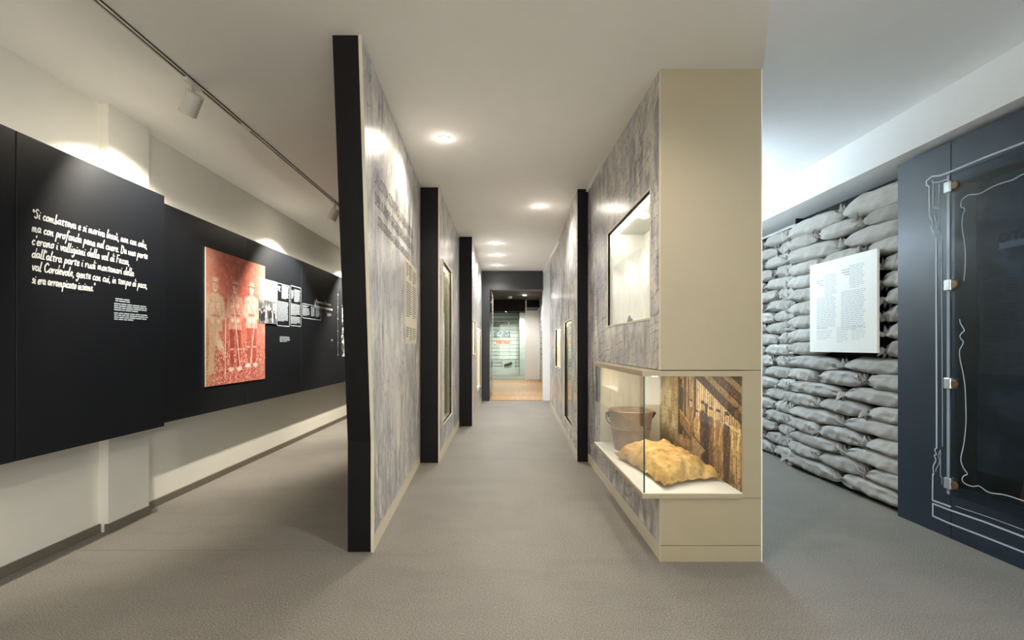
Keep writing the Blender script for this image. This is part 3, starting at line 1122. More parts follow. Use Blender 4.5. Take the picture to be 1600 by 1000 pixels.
downlight(-.465, 3.6, 'round downlight in corridor ceiling in front of the text partition', P_CORR * .8, WARM)
downlight(.417, 5.36, 'round downlight in corridor ceiling beside the right mural wall', P_CORR, WARM)
downlight(-.12, 7.3, 'round downlight in the far corridor ceiling, first of three before portal', P_FAR, NEUT)
downlight(-.12, 8.25, 'round downlight in the far corridor ceiling, middle of three before portal', P_FAR, NEUT)
downlight(-.12, 9.3, 'round downlight in the far corridor ceiling just before the dark portal', P_FAR, NEUT)
downlight(.35, 1.7, 'round downlight in corridor ceiling just above the picture frame', P_CORR * .9, WARM)
downlight(-.45, -.2, 'round downlight in corridor ceiling behind the viewer', P_CORR * .9, WARM)
downlight(.35, -1.8, 'round downlight in corridor ceiling near the back wall', P_CORR * .8, WARM)


# added linear fill lamps, out of view, that cool and brighten the right-hand room
def fill_lamp(x, ya, yb, z, label, lamp='fill_cool'):
    t = thing('added_fill_lamp', label, 'fill lamp', (x, (ya + yb) / 2, 2.785))
    bx(x - .035, x + .035, ya, yb, z, z + .03).build('housing', 'lamp_white', t, bevel=.004)
    bx(x - .03, x + .03, ya + .02, yb - .02, z - .012, z - .001).build('diffuser', lamp, t)
    bx(x - .03, x + .03, ya + .02, yb - .02, z + .031, z + .040).build('upper_diffuser', lamp, t)
    for yy in (ya + .25, yb - .25):
        MB().tube([(x, yy, z + .038), (x, yy, 2.785)], .0025, 6).build('cable', 'lamp_white', t)


fill_lamp(1.72, 3.95, 5.6, 2.2, 'added cool white linear fill lamp hidden behind the cream pillar')
fill_lamp(1.72, 6.0, 7.6, 2.2, 'added cool white linear fill lamp far back in the sandbag aisle')
fill_lamp(2.0, -.4, 1.4, 2.5, 'added cool white linear fill lamp above the aisle beside the viewer', 'fill_cool_dim')
fill_lamp(2.0, -2.6, -.9, 2.56, 'added cool white linear fill lamp near the back wall', 'fill_cool_dim')

# ================================================================== PARTITIONS (corridor left)
# --- first partition: leaning front edge, rock mural with title
K = -.0468                                    # the face drifts away from the corridor axis
px = lambda y: -.765 + (y - 2.68) * K
part1 = thing('exhibition_partition', 'tall black-edged partition with leaning end and pale rock mural titled in capitals', 'partition', (-.85, 3.6, 0))
YF = 4.70
prof = [(2.68, 0), (2.68, .64), (2.405, HC), (YF, HC), (YF, 0)]
mb = MB()
n0 = len(prof)
A = [(px(y) - .004, y, z) for y, z in prof]
B = [(px(y) - .142, y, z) for y, z in prof]
mb.v += A + B
mb.f.append((0, 1, 2, 3, 4))
mb.f.append((9, 8, 7, 6, 5))
for i in range(5):
    j = (i + 1) % 5
    mb.f.append((i, j, j + 5, i + 5))
mb.build('body', 'black', part1)
# mural board
prof2 = [(2.682, .10), (2.682, .64), (2.409, HC - .004), (YF - .01, HC - .004), (YF - .01, .10)]
mb = MB()
A = [(px(y) + .010, y, z) for y, z in prof2]
B = [(px(y) - .0035, y, z) for y, z in prof2]
mb.v += A + B
mb.f += [(0, 1, 2, 3, 4), (9, 8, 7, 6, 5)]
for i in range(5):
    j = (i + 1) % 5
    mb.f.append((i, j, j + 5, i + 5))
mb.build('mural_board', 'mural_pale', part1)
# cream edge and plinth
mb = MB()
A = [(px(y) + .012, y, z) for y, z in ((2.672, 0), (2.672, .641), (2.399, HC), (2.408, HC), (2.681, .641), (2.681, 0))]
mb.prism(A, (-.018, 0, 0))
mb.build('edge_strip', 'cream_light', part1)
mb = MB().prism([(px(2.682) + .009, 2.682, 0), (px(YF) + .009, YF - .01, 0), (px(YF) - .0035, YF - .01, 0), (px(2.682) - .0035, 2.682, 0)], (0, 0, .098))
mb.build('plinth_strip', 'cream_light', part1)
plp = Plane(px(2.68) + .010, 2.68, 0, 1, slope=K, normal=1)
mb = MB()
font_text(mb, plp, 'LA LOTTA CONTRO LA DURA ROCCIA', .015, 2.158, .115, 1.50)
font_text(mb, plp, 'DER KAMPF GEGEN DEN HARTEN FELS', .02, 2.035, .105, 1.52)
font_text(mb, plp, 'STRUGGLING AGAINST HARD ROCK', .10, 1.925, .085, 1.16)
mb.build('title_lettering', 'ink_grey', part1)
# pale text sheet on the mural
mb = MB()
ta, tb, tz0, tz1 = 1.08, 1.74, 1.215, 1.93
mb.quad(plp(ta, tz0, .0012), plp(tb, tz0, .0012), plp(tb, tz1, .0012), plp(ta, tz1, .0012))
mb.build('text_sheet', 'cream_light', part1)
mb = MB()
words(mb, plp, ta + .06, 1.90, .12, 6, .02, r, .5, out=.002)
words(mb, plp, ta + .20, 1.90, .16, 7, .02, r, .5, out=.002)
words(mb, plp, ta + .06, 1.74, .28, 15, .02, r, .45, out=.002)
words(mb, plp, ta + .40, 1.88, .22, 6, .02, r, .5, out=.002)
words(mb, plp, ta + .40, 1.74, .22, 15, .02, r, .45, out=.002)
words(mb, plp, ta + .06, 1.36, .14, 5, .018, r, .5, out=.002)
words(mb, plp, ta + .24, 1.36, .14, 7, .018, r, .4, out=.002)
words(mb, plp, ta + .42, 1.36, .18, 6, .018, r, .4, out=.002)
mb.build('small_text', 'ink_grey', part1)


# --- box partitions with niches
def niche(parent, x_face, depth, y0, y1, z0, z1, side, mat='cream_light', led=True, shelves=(), xface2=None):
    """five-sided recess; side=+1 recess runs towards +x"""
    xb = x_face + side * depth
    t = .012 * side
    bx(*sorted((xb, xb + t)), y0 - .01, y1 + .01, z0 - .01, z1 + .01).build('niche_back', mat, parent)
    lo, hi = sorted((x_face + side * .0155, xb))
    bx(lo, hi, y0 - .012, y0, z0, z1).build('niche_side', mat, parent)
    bx(lo, hi, y1, y1 + .012, z0, z1).build('niche_side', mat, parent)
    bx(lo, hi, y0 - .012, y1 + .012, z0 - .012, z0).build('niche_floor', 'white', parent)
    bx(lo, hi, y0 - .012, y1 + .012, z1, z1 + .012).build('niche_ceiling', mat, parent)
    if led:
        a, b = (lo + .03, lo + .05) if side > 0 else (hi - .05, hi - .03)
        bx(a, b, y0 + .03, y1 - .03, z1 - .008, z1 - .001).build('light_strip', 'led_neutral', parent)
    for z in shelves:
        bx(lo + .01, hi, y0 + .003, y1 - .003, z - .006, z).build('shelf', 'glass', parent)


def frame_of(parent, x, side, y0, y1, z0, z1, w=.014, d=.010, mat='cream_light'):
    mb = MB()
    x0, x1 = sorted((x - side * d, x + side * .015))
    mb.box(x0, x1, y0 - w, y0, z0 - w, z1 + w)
    mb.box(x0, x1, y1, y1 + w, z0 - w, z1 + w)
    mb.box(x0, x1, y0, y1, z0 - w, z0)
    mb.box(x0, x1, y0, y1, z1, z1 + w)
    mb.build('niche_frame', mat, parent)


part2 = thing('exhibition_partition', 'black-ended partition with a tall lit showcase in its rock mural', 'partition', (-.83, 5.75, 0))
xa, xo = -.66, -1.06
ya, yb = 4.72, 6.85
bx(xo, xa + .004, ya, ya + .02, 0, HC + .02).build('end_board', 'black', part2)
bx(xo, xo + .02, ya + .02, yb, 0, HC + .02).build('back_board', 'black', part2)
hole = (4.98, 5.80, .35, 2.12)
slab_holes(xa, xa - .015, ya + .021, yb, .10, HC + .02, [hole]).build('mural_board', 'mural_pale', part2)
bx(xa - .015, xa + .001, ya + .021, yb, 0, .0995).build('plinth_strip', 'cream_light', part2)
bx(xa - .01, xa + .006, ya - .004, ya + .0, 0, HC + .01).build('edge_strip', 'cream_light', part2)
niche(part2, xa, .22, *hole, -1, shelves=(1.2,))
frame_of(part2, xa, -1, *hole)
bx(xa - .022, xa - .016, hole[0], hole[1], hole[2], hole[3]).build('glass_pane', 'glass', part2)

part3 = thing('exhibition_partition', 'farthest black-ended partition with small recess beside the dark portal', 'partition', (-.65, 8.4, 0))
xa3, xo3 = -.476, -.90
ya3, yb3 = 6.86, 10.045
bx(xo3, xa3 + .004, ya3, ya3 + .02, 0, HC + .02).build('end_board', 'black', part3)
bx(xo3, xo3 + .02, ya3 + .02, yb3 - .07, 0, HC + .02).build('back_board', 'black', part3)
h1 = (7.05, 7.75, 1.07, 1.58)
h2 = (8.2, 9.5, .38, 1.55)
slab_holes(xa3, xa3 - .015, ya3 + .021, yb3 - .07, .10, HC + .02, [h1, h2]).build('mural_board', 'mural_pale', part3)
bx(xa3 - .015, xa3 + .001, ya3 + .021, yb3 - .07, 0, .0995).build('plinth_strip', 'cream_light', part3)
for h in (h1, h2):
    niche(part3, xa3, .2, *h, -1)
    frame_of(part3, xa3, -1, *h)

# ================================================================== RIGHT DISPLAY WALL (near block)
XA, XB = .870, 1.430
YA, YB = 2.556, 4.77
ZV0, ZV1 = .383, 1.030         # glazed corner case, inside height
XG = .777                       # its glass towards the corridor
YV = 3.92
HP = 2.737
blk = thing('display_wall', 'cream pillar-like display wall with glazed corner case and blocky rock mural', 'display wall', (1.15, 3.6, 0))
bx(XA, XB, YA, YA + .02, ZV1 + .034, HP).build('front_panel', 'cream', blk, bevel=.002)
bx(1.324, XB, YA, YA + .02, ZV0 - .028, ZV1 + .031).build('front_stile', 'cream', blk, bevel=.001)
bx(XA, XB, YA, YA + .02, .092, ZV0 - .031).build('front_lower_panel', 'cream', blk, bevel=.001)
bx(XA, XB, YA, YA + .02, 0, .089).build('front_plinth', 'cream', blk, bevel=.001)
bx(XB - .02, XB - .0005, YA + .0205, YB, 0, HP).build('side_panel', 'cream_light', blk)
bx(XB - .001, XB + .004, YA - .001, YA + .012, 0, HP).build('edge_strip', 'wall_white', blk)
hn = (2.735, 3.84, 1.365, 2.125)
mur = slab_holes(XA, XA + .015, YA + .0205, YB, .092, 2.80, [(YA - .1, YV + .004, ZV0 - .031, ZV1 + .034), hn])
mur.build('mural_board', 'mural_blocky', blk)
bx(XA, XA + .015, YA + .0205, YB, 0, .089).build('plinth_strip', 'cream_light', blk)
bx(XA - .002, XA + .0, YA - .001, YA + .022, .0, ZV0 - .03).build('edge_strip', 'cream_light', blk)
bx(XA - .002, XA + .0, YA - .001, YA + .022, ZV1 + .033, HP).build('edge_strip', 'cream_light', blk)
niche(blk, XA, .30, *hn, 1, mat='white')
frame_of(blk, XA, 1, *hn, w=.012, d=.004)
bx(XA + .016, XA + .022, hn[0], hn[1], hn[2], hn[3]).build('glass_pane', 'glass', blk)
bx(XA + .002, XA + .014, hn[0], hn[1], hn[3] - .008, hn[3] - .001).build('shadow_gap', 'black_matt', blk)
# glazed corner case
bx(XG - .012, 1.324, YA - .012, YV, ZV1, ZV1 + .03).build('case_top', 'cream', blk, bevel=.001)
bx(XG - .012, 1.324, YA - .012, YV, ZV0 - .028, ZV0 - .003).build('case_floor', 'cream', blk, bevel=.001)
bx(XG - .004, 1.323, YA - .004, YV - .002, ZV0 - .0029, ZV0).build('floor_sheet', 'white', blk)
bx(XG + .045, 1.324, YV - .012, YV, ZV0 + .0005, ZV1 - .0005).build('case_back', 'cream_light', blk)
bx(1.345, 1.36, YA + .021, YV, ZV0 - .028, ZV1 + .03).build('case_side', 'cream', blk)
bx(1.324, 1.334, YA - .002, YA + .0, ZV0 - .02, ZV1 + .02).build('case_frame', 'cream', blk)
bx(XG, XG + .006, YA + .004, YV, ZV0 + .0005, ZV1 - .0005).build('side_glass', 'glass', blk)
bx(XG + .0065, 1.323, YA - .002, YA + .004, ZV0 + .0005, ZV1 - .0005).build('front_glass', 'glass', blk)
bx(XG - .001, XG + .006, YA - .002, YA + .0035, ZV0 + .0005, ZV1 - .0005).build('glass_edge', 'glass_edge', blk)
bx(XG + .08, XG + .11, YA + .10, YV - .15, ZV1 - .008, ZV1 - .0005).build('light_strip', 'led_warm', blk)

# sepia photograph lining the case
cv = Canvas(300, 143, (150, 116, 72), 21)
AS = .476
st = cv.noise(40, 5, 4)
cv.put(np.clip((st - .45) * 4, 0, 1), (196, 162, 112), .7)
cv.put(np.clip((.44 - cv.noise(14, 7, 5)) * 5, 0, 1), (84, 54, 28), .7)
# pale plastered wall at the far (left) end
mw = np.clip((.31 - cv.X) * 14, 0, 1)
cv.put(mw, (196, 182, 148), .95)
cv.put(mw * np.clip((cv.noise(22, 5, 4) - .5) * 5, 0, 1), (128, 98, 58), .7)
cv.put(mw * np.clip((cv.Y - .70) * 4, 0, 1) * cv.noise(20, 6, 3), (96, 60, 26), 1.0)
cv.put(mw * np.clip((.30 - cv.Y) * 8, 0, 1), (120, 92, 52), .7)
# dark posts
for (x, w) in ((.315, .022), (.40, .03), (.445, .016), (.53, .03)):
    cv.line(x, .25, x + .008, 1.05, w, (58, 36, 18), .95, asp=AS)
# bright gaps between the poles of the shed wall
for k in range(19):
    x = .555 + .022 * k
    y1 = .90 - max(0, x - .56) * .62
    cv.line(x, .40, x + .003, y1, .012, (232, 212, 172), .95 if k % 4 else .6, asp=AS)
# roof planks falling to the right
for k in range(7):
    o = .085 * k
    cv.poly([(.54, .93 + o), (1.0, .58 + o), (1.0, .655 + o), (.54, 1.01 + o)], [(64, 40, 20), (150, 116, 70), (92, 62, 32), (168, 134, 86), (74, 48, 24), (140, 106, 62), (80, 52, 26)][k])
    cv.line(.54, .93 + o, 1.0, .58 + o, .006, (40, 24, 12), .9, asp=AS)
# people in work clothes
for (x, yb, hgt, b, face) in ((.625, .10, .60, (70, 46, 26), (196, 158, 112)), (.715, .10, .56, (110, 80, 48), (214, 178, 130)), (.955, .04, .68, (188, 154, 104), (120, 86, 54)),
                              (.48, .22, .46, (132, 98, 58), (204, 168, 120)), (.56, .16, .42, (176, 140, 92), (214, 180, 132)),
                              (.345, .34, .54, (44, 28, 14), (66, 42, 22)), (.665, .02, .66, (46, 30, 16), (80, 54, 30)), (.79, .04, .62, (146, 112, 70), (216, 182, 134)), (.87, .0, .66, (72, 48, 26), (206, 170, 122))):
    cv.poly([(x - .026, yb - .1), (x + .026, yb - .1), (x + .030, yb + hgt * .42), (x + .038, yb + hgt * .62), (x + .030, yb + hgt * .79), (x + .010, yb + hgt * .84), (x - .010, yb + hgt * .84), (x - .030, yb + hgt * .79), (x - .038, yb + hgt * .62), (x - .030, yb + hgt * .42)], b)
    dk = tuple(c * .55 for c in b)
    lt = tuple(min(255, c * 1.45 + 14) for c in b)
    cv.line(x + .002, yb - .1, x + .002, yb + hgt * .36, .007, dk, .9, asp=AS)
    cv.line(x - .030, yb + hgt * .74, x - .034, yb + hgt * .44, .010, lt, .7, asp=AS)
    cv.line(x + .028, yb + hgt * .72, x + .010, yb + hgt * .46, .012, lt, .7, asp=AS)
    cv.line(x, yb + hgt * .5, x + .002, yb + hgt * .82, .005, dk, .8, asp=AS)
    cv.ell(x, yb + hgt * .905, .015, .046, face, 1, .15)
    cv.ell(x + .004, yb + hgt * .89, .008, .03, tuple(c * .7 for c in face), .6)
    cv.poly([(x - .022, yb + hgt * .945), (x + .024, yb + hgt * .945), (x + .016, yb + hgt * 1.0), (x - .014, yb + hgt * 1.0)], (54, 34, 18))
# carts, boxes and a signboard in front
cv.poly([(.33, .36), (.47, .24), (.47, .40), (.33, .52)], (134, 100, 60))
cv.line(.33, .52, .47, .40, .008, (206, 172, 120), .9, asp=AS)
cv.line(.33, .36, .47, .24, .010, (48, 30, 14), .9, asp=AS)
cv.poly([(.50, .30), (.66, .20), (.60, .12), (.64, .02), (.50, .14)], (160, 132, 92))
cv.line(.50, .30, .66, .20, .008, (60, 38, 20), .9, asp=AS)
cv.line(.86, .55, .99, .50, .012, (226, 200, 156), .9, asp=AS)
cv.put(np.clip((.16 - cv.Y) * 9, 0, 1) * np.clip((cv.noise(24, 6, 4) - .45) * 5, 0, 1), (60, 38, 20), .8)
gr2 = cv.noise(130, 62, 2)
cv.put(np.clip((gr2 - .58) * 6, 0, 1), (224, 198, 150), .22)
cv.put(np.clip((.41 - gr2) * 6, 0, 1), (40, 24, 10), .35)
sep = cv.mesh('sepia_photo_panel', [(1.3235, YV - .013, ZV0 + .001), (1.3235, YA + .006, ZV0 + .001), (1.3235, YV - .013, ZV1 - .001)], 'picture_matt', blk)
tag(sep, 'sepia photograph of people standing before a pole fence')
bx(1.3238, 1.3445, YA + .021, YV, ZV0 + .0005, ZV1 - .0005).build('photo_backing', 'cream', blk)

# small downlights in the upper niche and tiny rock print at its lower edge
MB().lathe([(.0, 0), (.022, 0), (.022, -.006), (.0, -.006)], (XA + .14, 3.3, hn[3] - .001), (0, 0, 1), 20).build('niche_lamp', 'lamp_warm', blk)
mb = MB()
mb.poly([(XA + .30 - .004, 3.36 + a, hn[2] + .012 + b) for a, b in ((-.14, 0), (.12, 0), (.09, .03), (.04, .045), (.02, .085), (-.02, .09), (-.05, .05), (-.10, .035))])
mb.prism([(XA + .024, 3.28 + a, hn[2] + .001 + b) for a, b in ((-.09, 0), (.07, 0), (.05, .02), (.02, .045), (-.01, .05), (-.03, .03), (-.07, .02))], (.004, 0, 0))
mb.build('peak_print', 'ink_grey', blk)

# bucket -----------------------------------------------------------
bk = Vector((1.0, 3.63, ZV0))
bucket = thing('bucket', 'rusty brown tapered steel bucket with hanging bail inside the glazed case', 'bucket', bk)
MB().lathe([(.0, .004), (.118, .004), (.121, .0), (.124, .012), (.150, .16), (.1525, .165), (.1535, .172), (.1525, .18), (.170, .302), (.1755, .305), (.1775, .311), (.1735, .316), (.166, .312), (.163, .30), (.119, .02), (.0, .02)], bk, (0, 0, 1), 56).build('body', 'rust', bucket, smooth=True)
MB().lathe([(.1535, .168), (.157, .172), (.1545, .177)], bk, (0, 0, 1), 56).build('hoop', 'rust', bucket, smooth=True)
for s in (-1, 1):
    lug = bucket and MB()
    lug.box(bk.x + s * .169, bk.x + s * .181, bk.y - .016, bk.y + .016, bk.z + .255, bk.z + .30)
    lug.tube([(bk.x + s * .181, bk.y, bk.z + .285), (bk.x + s * .196, bk.y, bk.z + .285)], .012, 12)
    lug.build('lug', 'iron', bucket, bevel=.002)
pts = []
for k in range(25):
    a = math.pi * k / 24
    pts.append((bk.x + .192 * math.cos(a), bk.y + .188 * math.sin(a) * .62, bk.z + .285 - .188 * math.sin(a) * .78))
MB().tube(pts, .0045, 8).build('bail', 'iron', bucket, smooth=True)

# sack -------------------------------------------------------------
# outline corners on the case floor, far-left, near-left, near-right, far-right
c_fl, c_nl, c_nr, c_fr = Vector((.800, 3.36)), Vector((.900, 2.600)), Vector((1.295, 2.77)), Vector((1.235, 3.38))
mb = MB()
NU, NV = 64, 52
rows = {}
for side in (1, 0):
    for i in range(NU + 1):
        for j in range(NV + 1):
            u, v = i / NU, j / NV
            a, b = 2 * u - 1, 2 * v - 1
            p = c_fl.lerp(c_fr, u).lerp(c_nl.lerp(c_nr, u), v)
            cen = Vector((1.06, 3.03))
            # pillow: edges bow inwards, corners stay out as ears
            pin = .13 * ((1 - a * a) * b * b + (1 - b * b) * a * a)
            p = p.lerp(cen, pin)
            th = max(0.0, (1 - abs(a) ** 3.0)) ** .55 * max(0.0, (1 - abs(b) ** 3.2)) ** .55
            nn = mnoise.noise(Vector((u * 4, v * 4, 1.5))) * .016 + mnoise.noise(Vector((u * 11, v * 9, 4.2))) * .008
            fold = .010 * math.sin(a * 9 + b * 5) * (max(abs(a), abs(b)) ** 3)
            crease = .007 * mnoise.ridged_multi_fractal(Vector((u * 5 + v * 2, v * 6 - u, 2.0)), 1.0, 2.0, 3, 1.0, 2.0) - .008
            if side:
                z = .030 + .118 * th * (1 + .10 * b) + (nn * 1.3 + fold * 1.5 + crease) * min(1, th * 3 + .2)
                # slack fold along the far edge
                z += .034 * math.exp(-((b + .74 - .1 * a) / .10) ** 2) * (1 - a * a * .5)
                z -= .022 * math.exp(-((b + .52 - .1 * a) / .09) ** 2) * (1 - a * a)
                ripple = max(abs(a), abs(b)) ** 8
                z += ripple * .012 * math.sin(a * 17 + b * 13)
            else:
                ripple = max(abs(a), abs(b)) ** 8
                z = .004 + .028 * (max(abs(a), abs(b)) ** 6) + ripple * .010 * math.sin(a * 17 + b * 13) - .004
            if a > .7 and b > .4:
                z += .02 * (a - .7) / .3
            rows[side, i, j] = len(mb.v)
            mb.v.append((p.x, p.y, ZV0 + max(z, .001)))
for i in range(NU):
    for j in range(NV):
        mb.f.append((rows[1, i, j], rows[1, i + 1, j], rows[1, i + 1, j + 1], rows[1, i, j + 1]))
        mb.f.append((rows[0, i, j + 1], rows[0, i + 1, j + 1], rows[0, i + 1, j], rows[0, i, j]))
rim = [(i, 0) for i in range(NU)] + [(NU, j) for j in range(NV)] + [(i, NV) for i in range(NU, 0, -1)] + [(0, j) for j in range(NV, 0, -1)]
for k in range(len(rim)):
    a, b = rim[k], rim[(k + 1) % len(rim)]
    mb.f.append((rows[1, a[0], a[1]], rows[0, a[0], a[1]], rows[0, b[0], b[1]], rows[1, b[0], b[1]]))
sack = thing('burlap_sack', 'full tan burlap sack lying on the floor of the glazed case', 'sack', (1.06, 3.03, ZV0))
mb.build('sack_body', 'burlap', sack, smooth=True)
# stitched hem along the near edge
pts = []
for k in range(15):
    t = k / 14
    p = c_nl.lerp(c_nr, t)
    q = p.lerp(Vector((1.06, 3.03)), .10 * (1 - (2 * t - 1) ** 2) + .02)
    pts.append((q.x, q.y, ZV0 + .030 + .006 * math.sin(k * 2.1)))
MB().tube(pts, .009, 7).build('stitched_hem', 'burlap', sack, smooth=True)

# ================================================================== RIGHT DISPLAY WALL (far block)
blk2 = thing('display_wall', 'far blocky rock mural wall with black end and tall narrow showcase', 'display wall', (1.1, 6.7, 0))
yb0, yb1 = 4.775, 9.2
fx2 = lambda y: .767 + (y - 4.775) * .036
KS = .036
bx(.762, .872, yb0 - .02, yb0, 0, HC + .02).build('end_board', 'black', blk2)
bx(.872, 1.43, yb0, yb0 + .01, 0, HC).build('core_board', 'black', blk2)
bx(1.41, 1.43, yb0 + .01, yb1, 0, HC).build('side_panel', 'cream_light', blk2)
bx(.93, 1.41, yb1 - .02, yb1, 0, HC).build('end_panel', 'wall_white', blk2)
g1 = (5.30, 6.15, .26, 1.50)
g2 = (6.75, 7.75, .86, 1.46)
slab_holes(.767, .782, yb0 + .001, yb1, .10, HC + .02, [g1, g2], shift=lambda y: (y - yb0) * KS).build('mural_board', 'mural_blocky', blk2)
mb = MB().prism([(.766, yb0 + .001, 0), (.766 + (yb1 - yb0) * KS, yb1, 0), (.781 + (yb1 - yb0) * KS, yb1, 0), (.781, yb0 + .001, 0)], (0, 0, .0985))
mb.build('plinth_strip', 'cream_light', blk2)
for g in (g1, g2):
    xf = fx2((g[0] + g[1]) / 2)
    niche(blk2, xf, .26, *g, 1, shelves=(.95,) if g is g1 else ())
    mb = MB()
    for (a, b, c, d) in ((g[0] - .014, g[0], g[2] - .014, g[3] + .014), (g[1], g[1] + .014, g[2] - .014, g[3] + .014), (g[0], g[1], g[2] - .014, g[2]), (g[0], g[1], g[3], g[3] + .014)):
        mb.prism([(fx2(a) - .008, a, c), (fx2(b) - .008, b, c), (fx2(b) - .008, b, d), (fx2(a) - .008, a, d)], (.03, 0, 0))
    mb.build('niche_frame', 'cream_light', blk2)
MB().prism([(fx2(g1[0]) + .018, g1[0], g1[2]), (fx2(g1[1]) + .018, g1[1], g1[2]), (fx2(g1[1]) + .018, g1[1], g1[3]), (fx2(g1[0]) + .018, g1[0], g1[3])], (.006, 0, 0)).build('glass_pane', 'glass', blk2)
# object in the showcase: a dark helmet-like bowl on the shelf and a folded tan cloth below
MB().lathe([(.0, .13), (.05, .125), (.09, .095), (.105, .04), (.108, .0), (.10, .0), (.095, .04), (.08, .085), (.0, .115)], (fx2(5.75) + .13, 5.75, .952), (0, 0, 1), 28).build('helmet', 'iron', None, smooth=True)
helmet = bpy.data.objects['helmet']
tag(helmet, 'dark rounded helmet on glass shelf in the far right showcase', 'helmet')
cl = MB()
for k in range(3):
    cl.box(fx2(5.7) + .06 + .006 * k, fx2(5.7) + .24 - .006 * k, 5.5 + .012 * k, 5.95 - .01 * k, .262 + .035 * k, .296 + .035 * k)
tag(cl.build('folded_cloth', 'burlap', None, bevel=.01), 'folded tan cloth at the bottom of the far right showcase', 'cloth')

# ================================================================== SANDBAG STACKS
def bag_meshes(seed):
    """unit sandbag: depth x, length y, height z all -0.5..0.5; body and the two gathered ends"""
    r = random.Random(seed)
    ph = [r.uniform(0, 6.28) for _ in range(6)]
    nu, nv = 44, 30
    seam = r.uniform(-.35, -.05)
    droop = [r.uniform(-.22, .10), r.uniform(-.22, .10)]
    off = r.uniform(0, 50)
    vs, fs = [], []
    for i in range(nu + 1):
        t = -1 + 2 * i / nu
        at = abs(t)
        e = max(0.0, 1 - at ** 3.6)
        hh = .5 * max(.05, e ** .5)
        ww = .5 * (.62 + .38 * e ** .6)
        dz = droop[0 if t < 0 else 1] * at ** 5
        bow = .05 * math.sin(t * 2.2 + ph[0])
        for j in range(nv):
            th = 2 * math.pi * j / nv
            cs, sn = math.cos(th), math.sin(th)
            x = ww * math.copysign(abs(cs) ** .72, cs)
            z = hh * math.copysign(abs(sn) ** .72, sn)
            # seam ridge on the visible side (-x)
            if cs < 0:
                k = math.exp(-((sn - seam * 1.0) / .10) ** 2)
                x -= .045 * k
                z += .02 * k * math.sin(t * 26 + ph[1])
                x += .030 * math.exp(-((sn - seam - .26) / .14) ** 2)
            # gathers running in from the ends + slack wrinkles
            wr = at ** 1.7
            x += wr * .085 * math.sin(th * 6 + ph[2] + t * 2.5) * (-1 if cs < 0 else 1) * abs(cs)
            z += wr * .05 * math.sin(th * 5 + ph[3])
            nz = mnoise.noise(Vector((t * 3.1 + off, cs * 1.2, sn * 1.2)))
            n2 = mnoise.noise(Vector((t * 8.0 + off, cs * 2.0 + 7, sn * 2.0)))
            diag = math.sin(t * 11 + sn * 3 + ph[4]) * .5 + .5
            x *= 1 + .20 * nz + .12 * n2
            x += (-.055 if cs < 0 else .0) * diag ** 4 * abs(cs)
            z *= 1 + .10 * nz
            y = .5 * t * (1 - .035 * abs(cs) ** 2 * at ** 6) 
            vs.append((x, y, z + dz + bow * (1 - at) * .6))
    for i in range(nu):
        for j in range(nv):
            k = (j + 1) % nv
            fs.append((i * nv + j, (i + 1) * nv + j, (i + 1) * nv + k, i * nv + k))
    fs.append(tuple(range(nv)))
    fs.append(tuple(nu * nv + j for j in reversed(range(nv))))
    out = []

    def mk(name, v, f):
        me = bpy.data.meshes.new(name)
        me.from_pydata(v, [], f)
        bm = bmesh.new()
        bm.from_mesh(me)
        bmesh.ops.recalc_face_normals(bm, faces=bm.faces)
        bm.to_mesh(me)
        bm.free()
        me.materials.append(M['linen'])
        me.polygons.foreach_set('use_smooth', [True] * len(me.polygons))
        return me
    body = mk('sandbag_body', vs, fs)
    ends = []
    for s in (-1, 1):
        v, f = [], []
        na, nb = 22, 4
        dz = droop[0 if s < 0 else 1]
        lift = r.uniform(-.5, .9)
        for layer in (0, 1):
            for b in range(nb + 1):
                for a in range(na + 1):
                    q = -1 + 2 * a / na
                    tb = b / nb
                    w = .30 + .12 * tb
                    ruf = math.sin(q * 8.5 + ph[5]) * (.06 + .26 * tb) + math.sin(q * 17 + ph[1]) * .08 * tb
                    reach = .03 + .075 * tb * (.75 + .25 * math.cos(q * 5 + ph[2]))
                    v.append((q * w - .16 * tb - .04, s * (.462 + reach), dz + ruf + lift * .30 * tb * tb + (.02 if layer else -.02)))
        st = (nb + 1) * (na + 1)
        for b in range(nb):
            for a in range(na):
                i0 = b * (na + 1) + a
                f.append((i0, i0 + 1, i0 + na + 2, i0 + na + 1))
                f.append((st + i0, st + i0 + na + 1, st + i0 + na + 2, st + i0 + 1))
        edge = [a for a in range(na + 1)] + [b * (na + 1) + na for b in range(1, nb + 1)] + [nb * (na + 1) + a for a in range(na - 1, -1, -1)] + [b * (na + 1) for b in range(nb - 1, 0, -1)]
        for k in range(len(edge)):
            a, b = edge[k], edge[(k + 1) % len(edge)]
            f.append((a, st + a, st + b, b))
        ends.append(mk('gathered_end', v, f))
    return body, ends


BAGS = [bag_meshes(100 + k) for k in range(9)]
ORD = ['first', 'second', 'third', 'fourth', 'fifth', 'sixth', 'seventh', 'eighth', 'ninth', 'tenth', 'eleventh', 'twelfth', 'thirteenth', 'fourteenth', 'fifteenth', 'sixteenth', 'seventeenth', 'eighteenth', 'nineteenth', 'twentieth', 'twenty-first']
rb = random.Random(12)


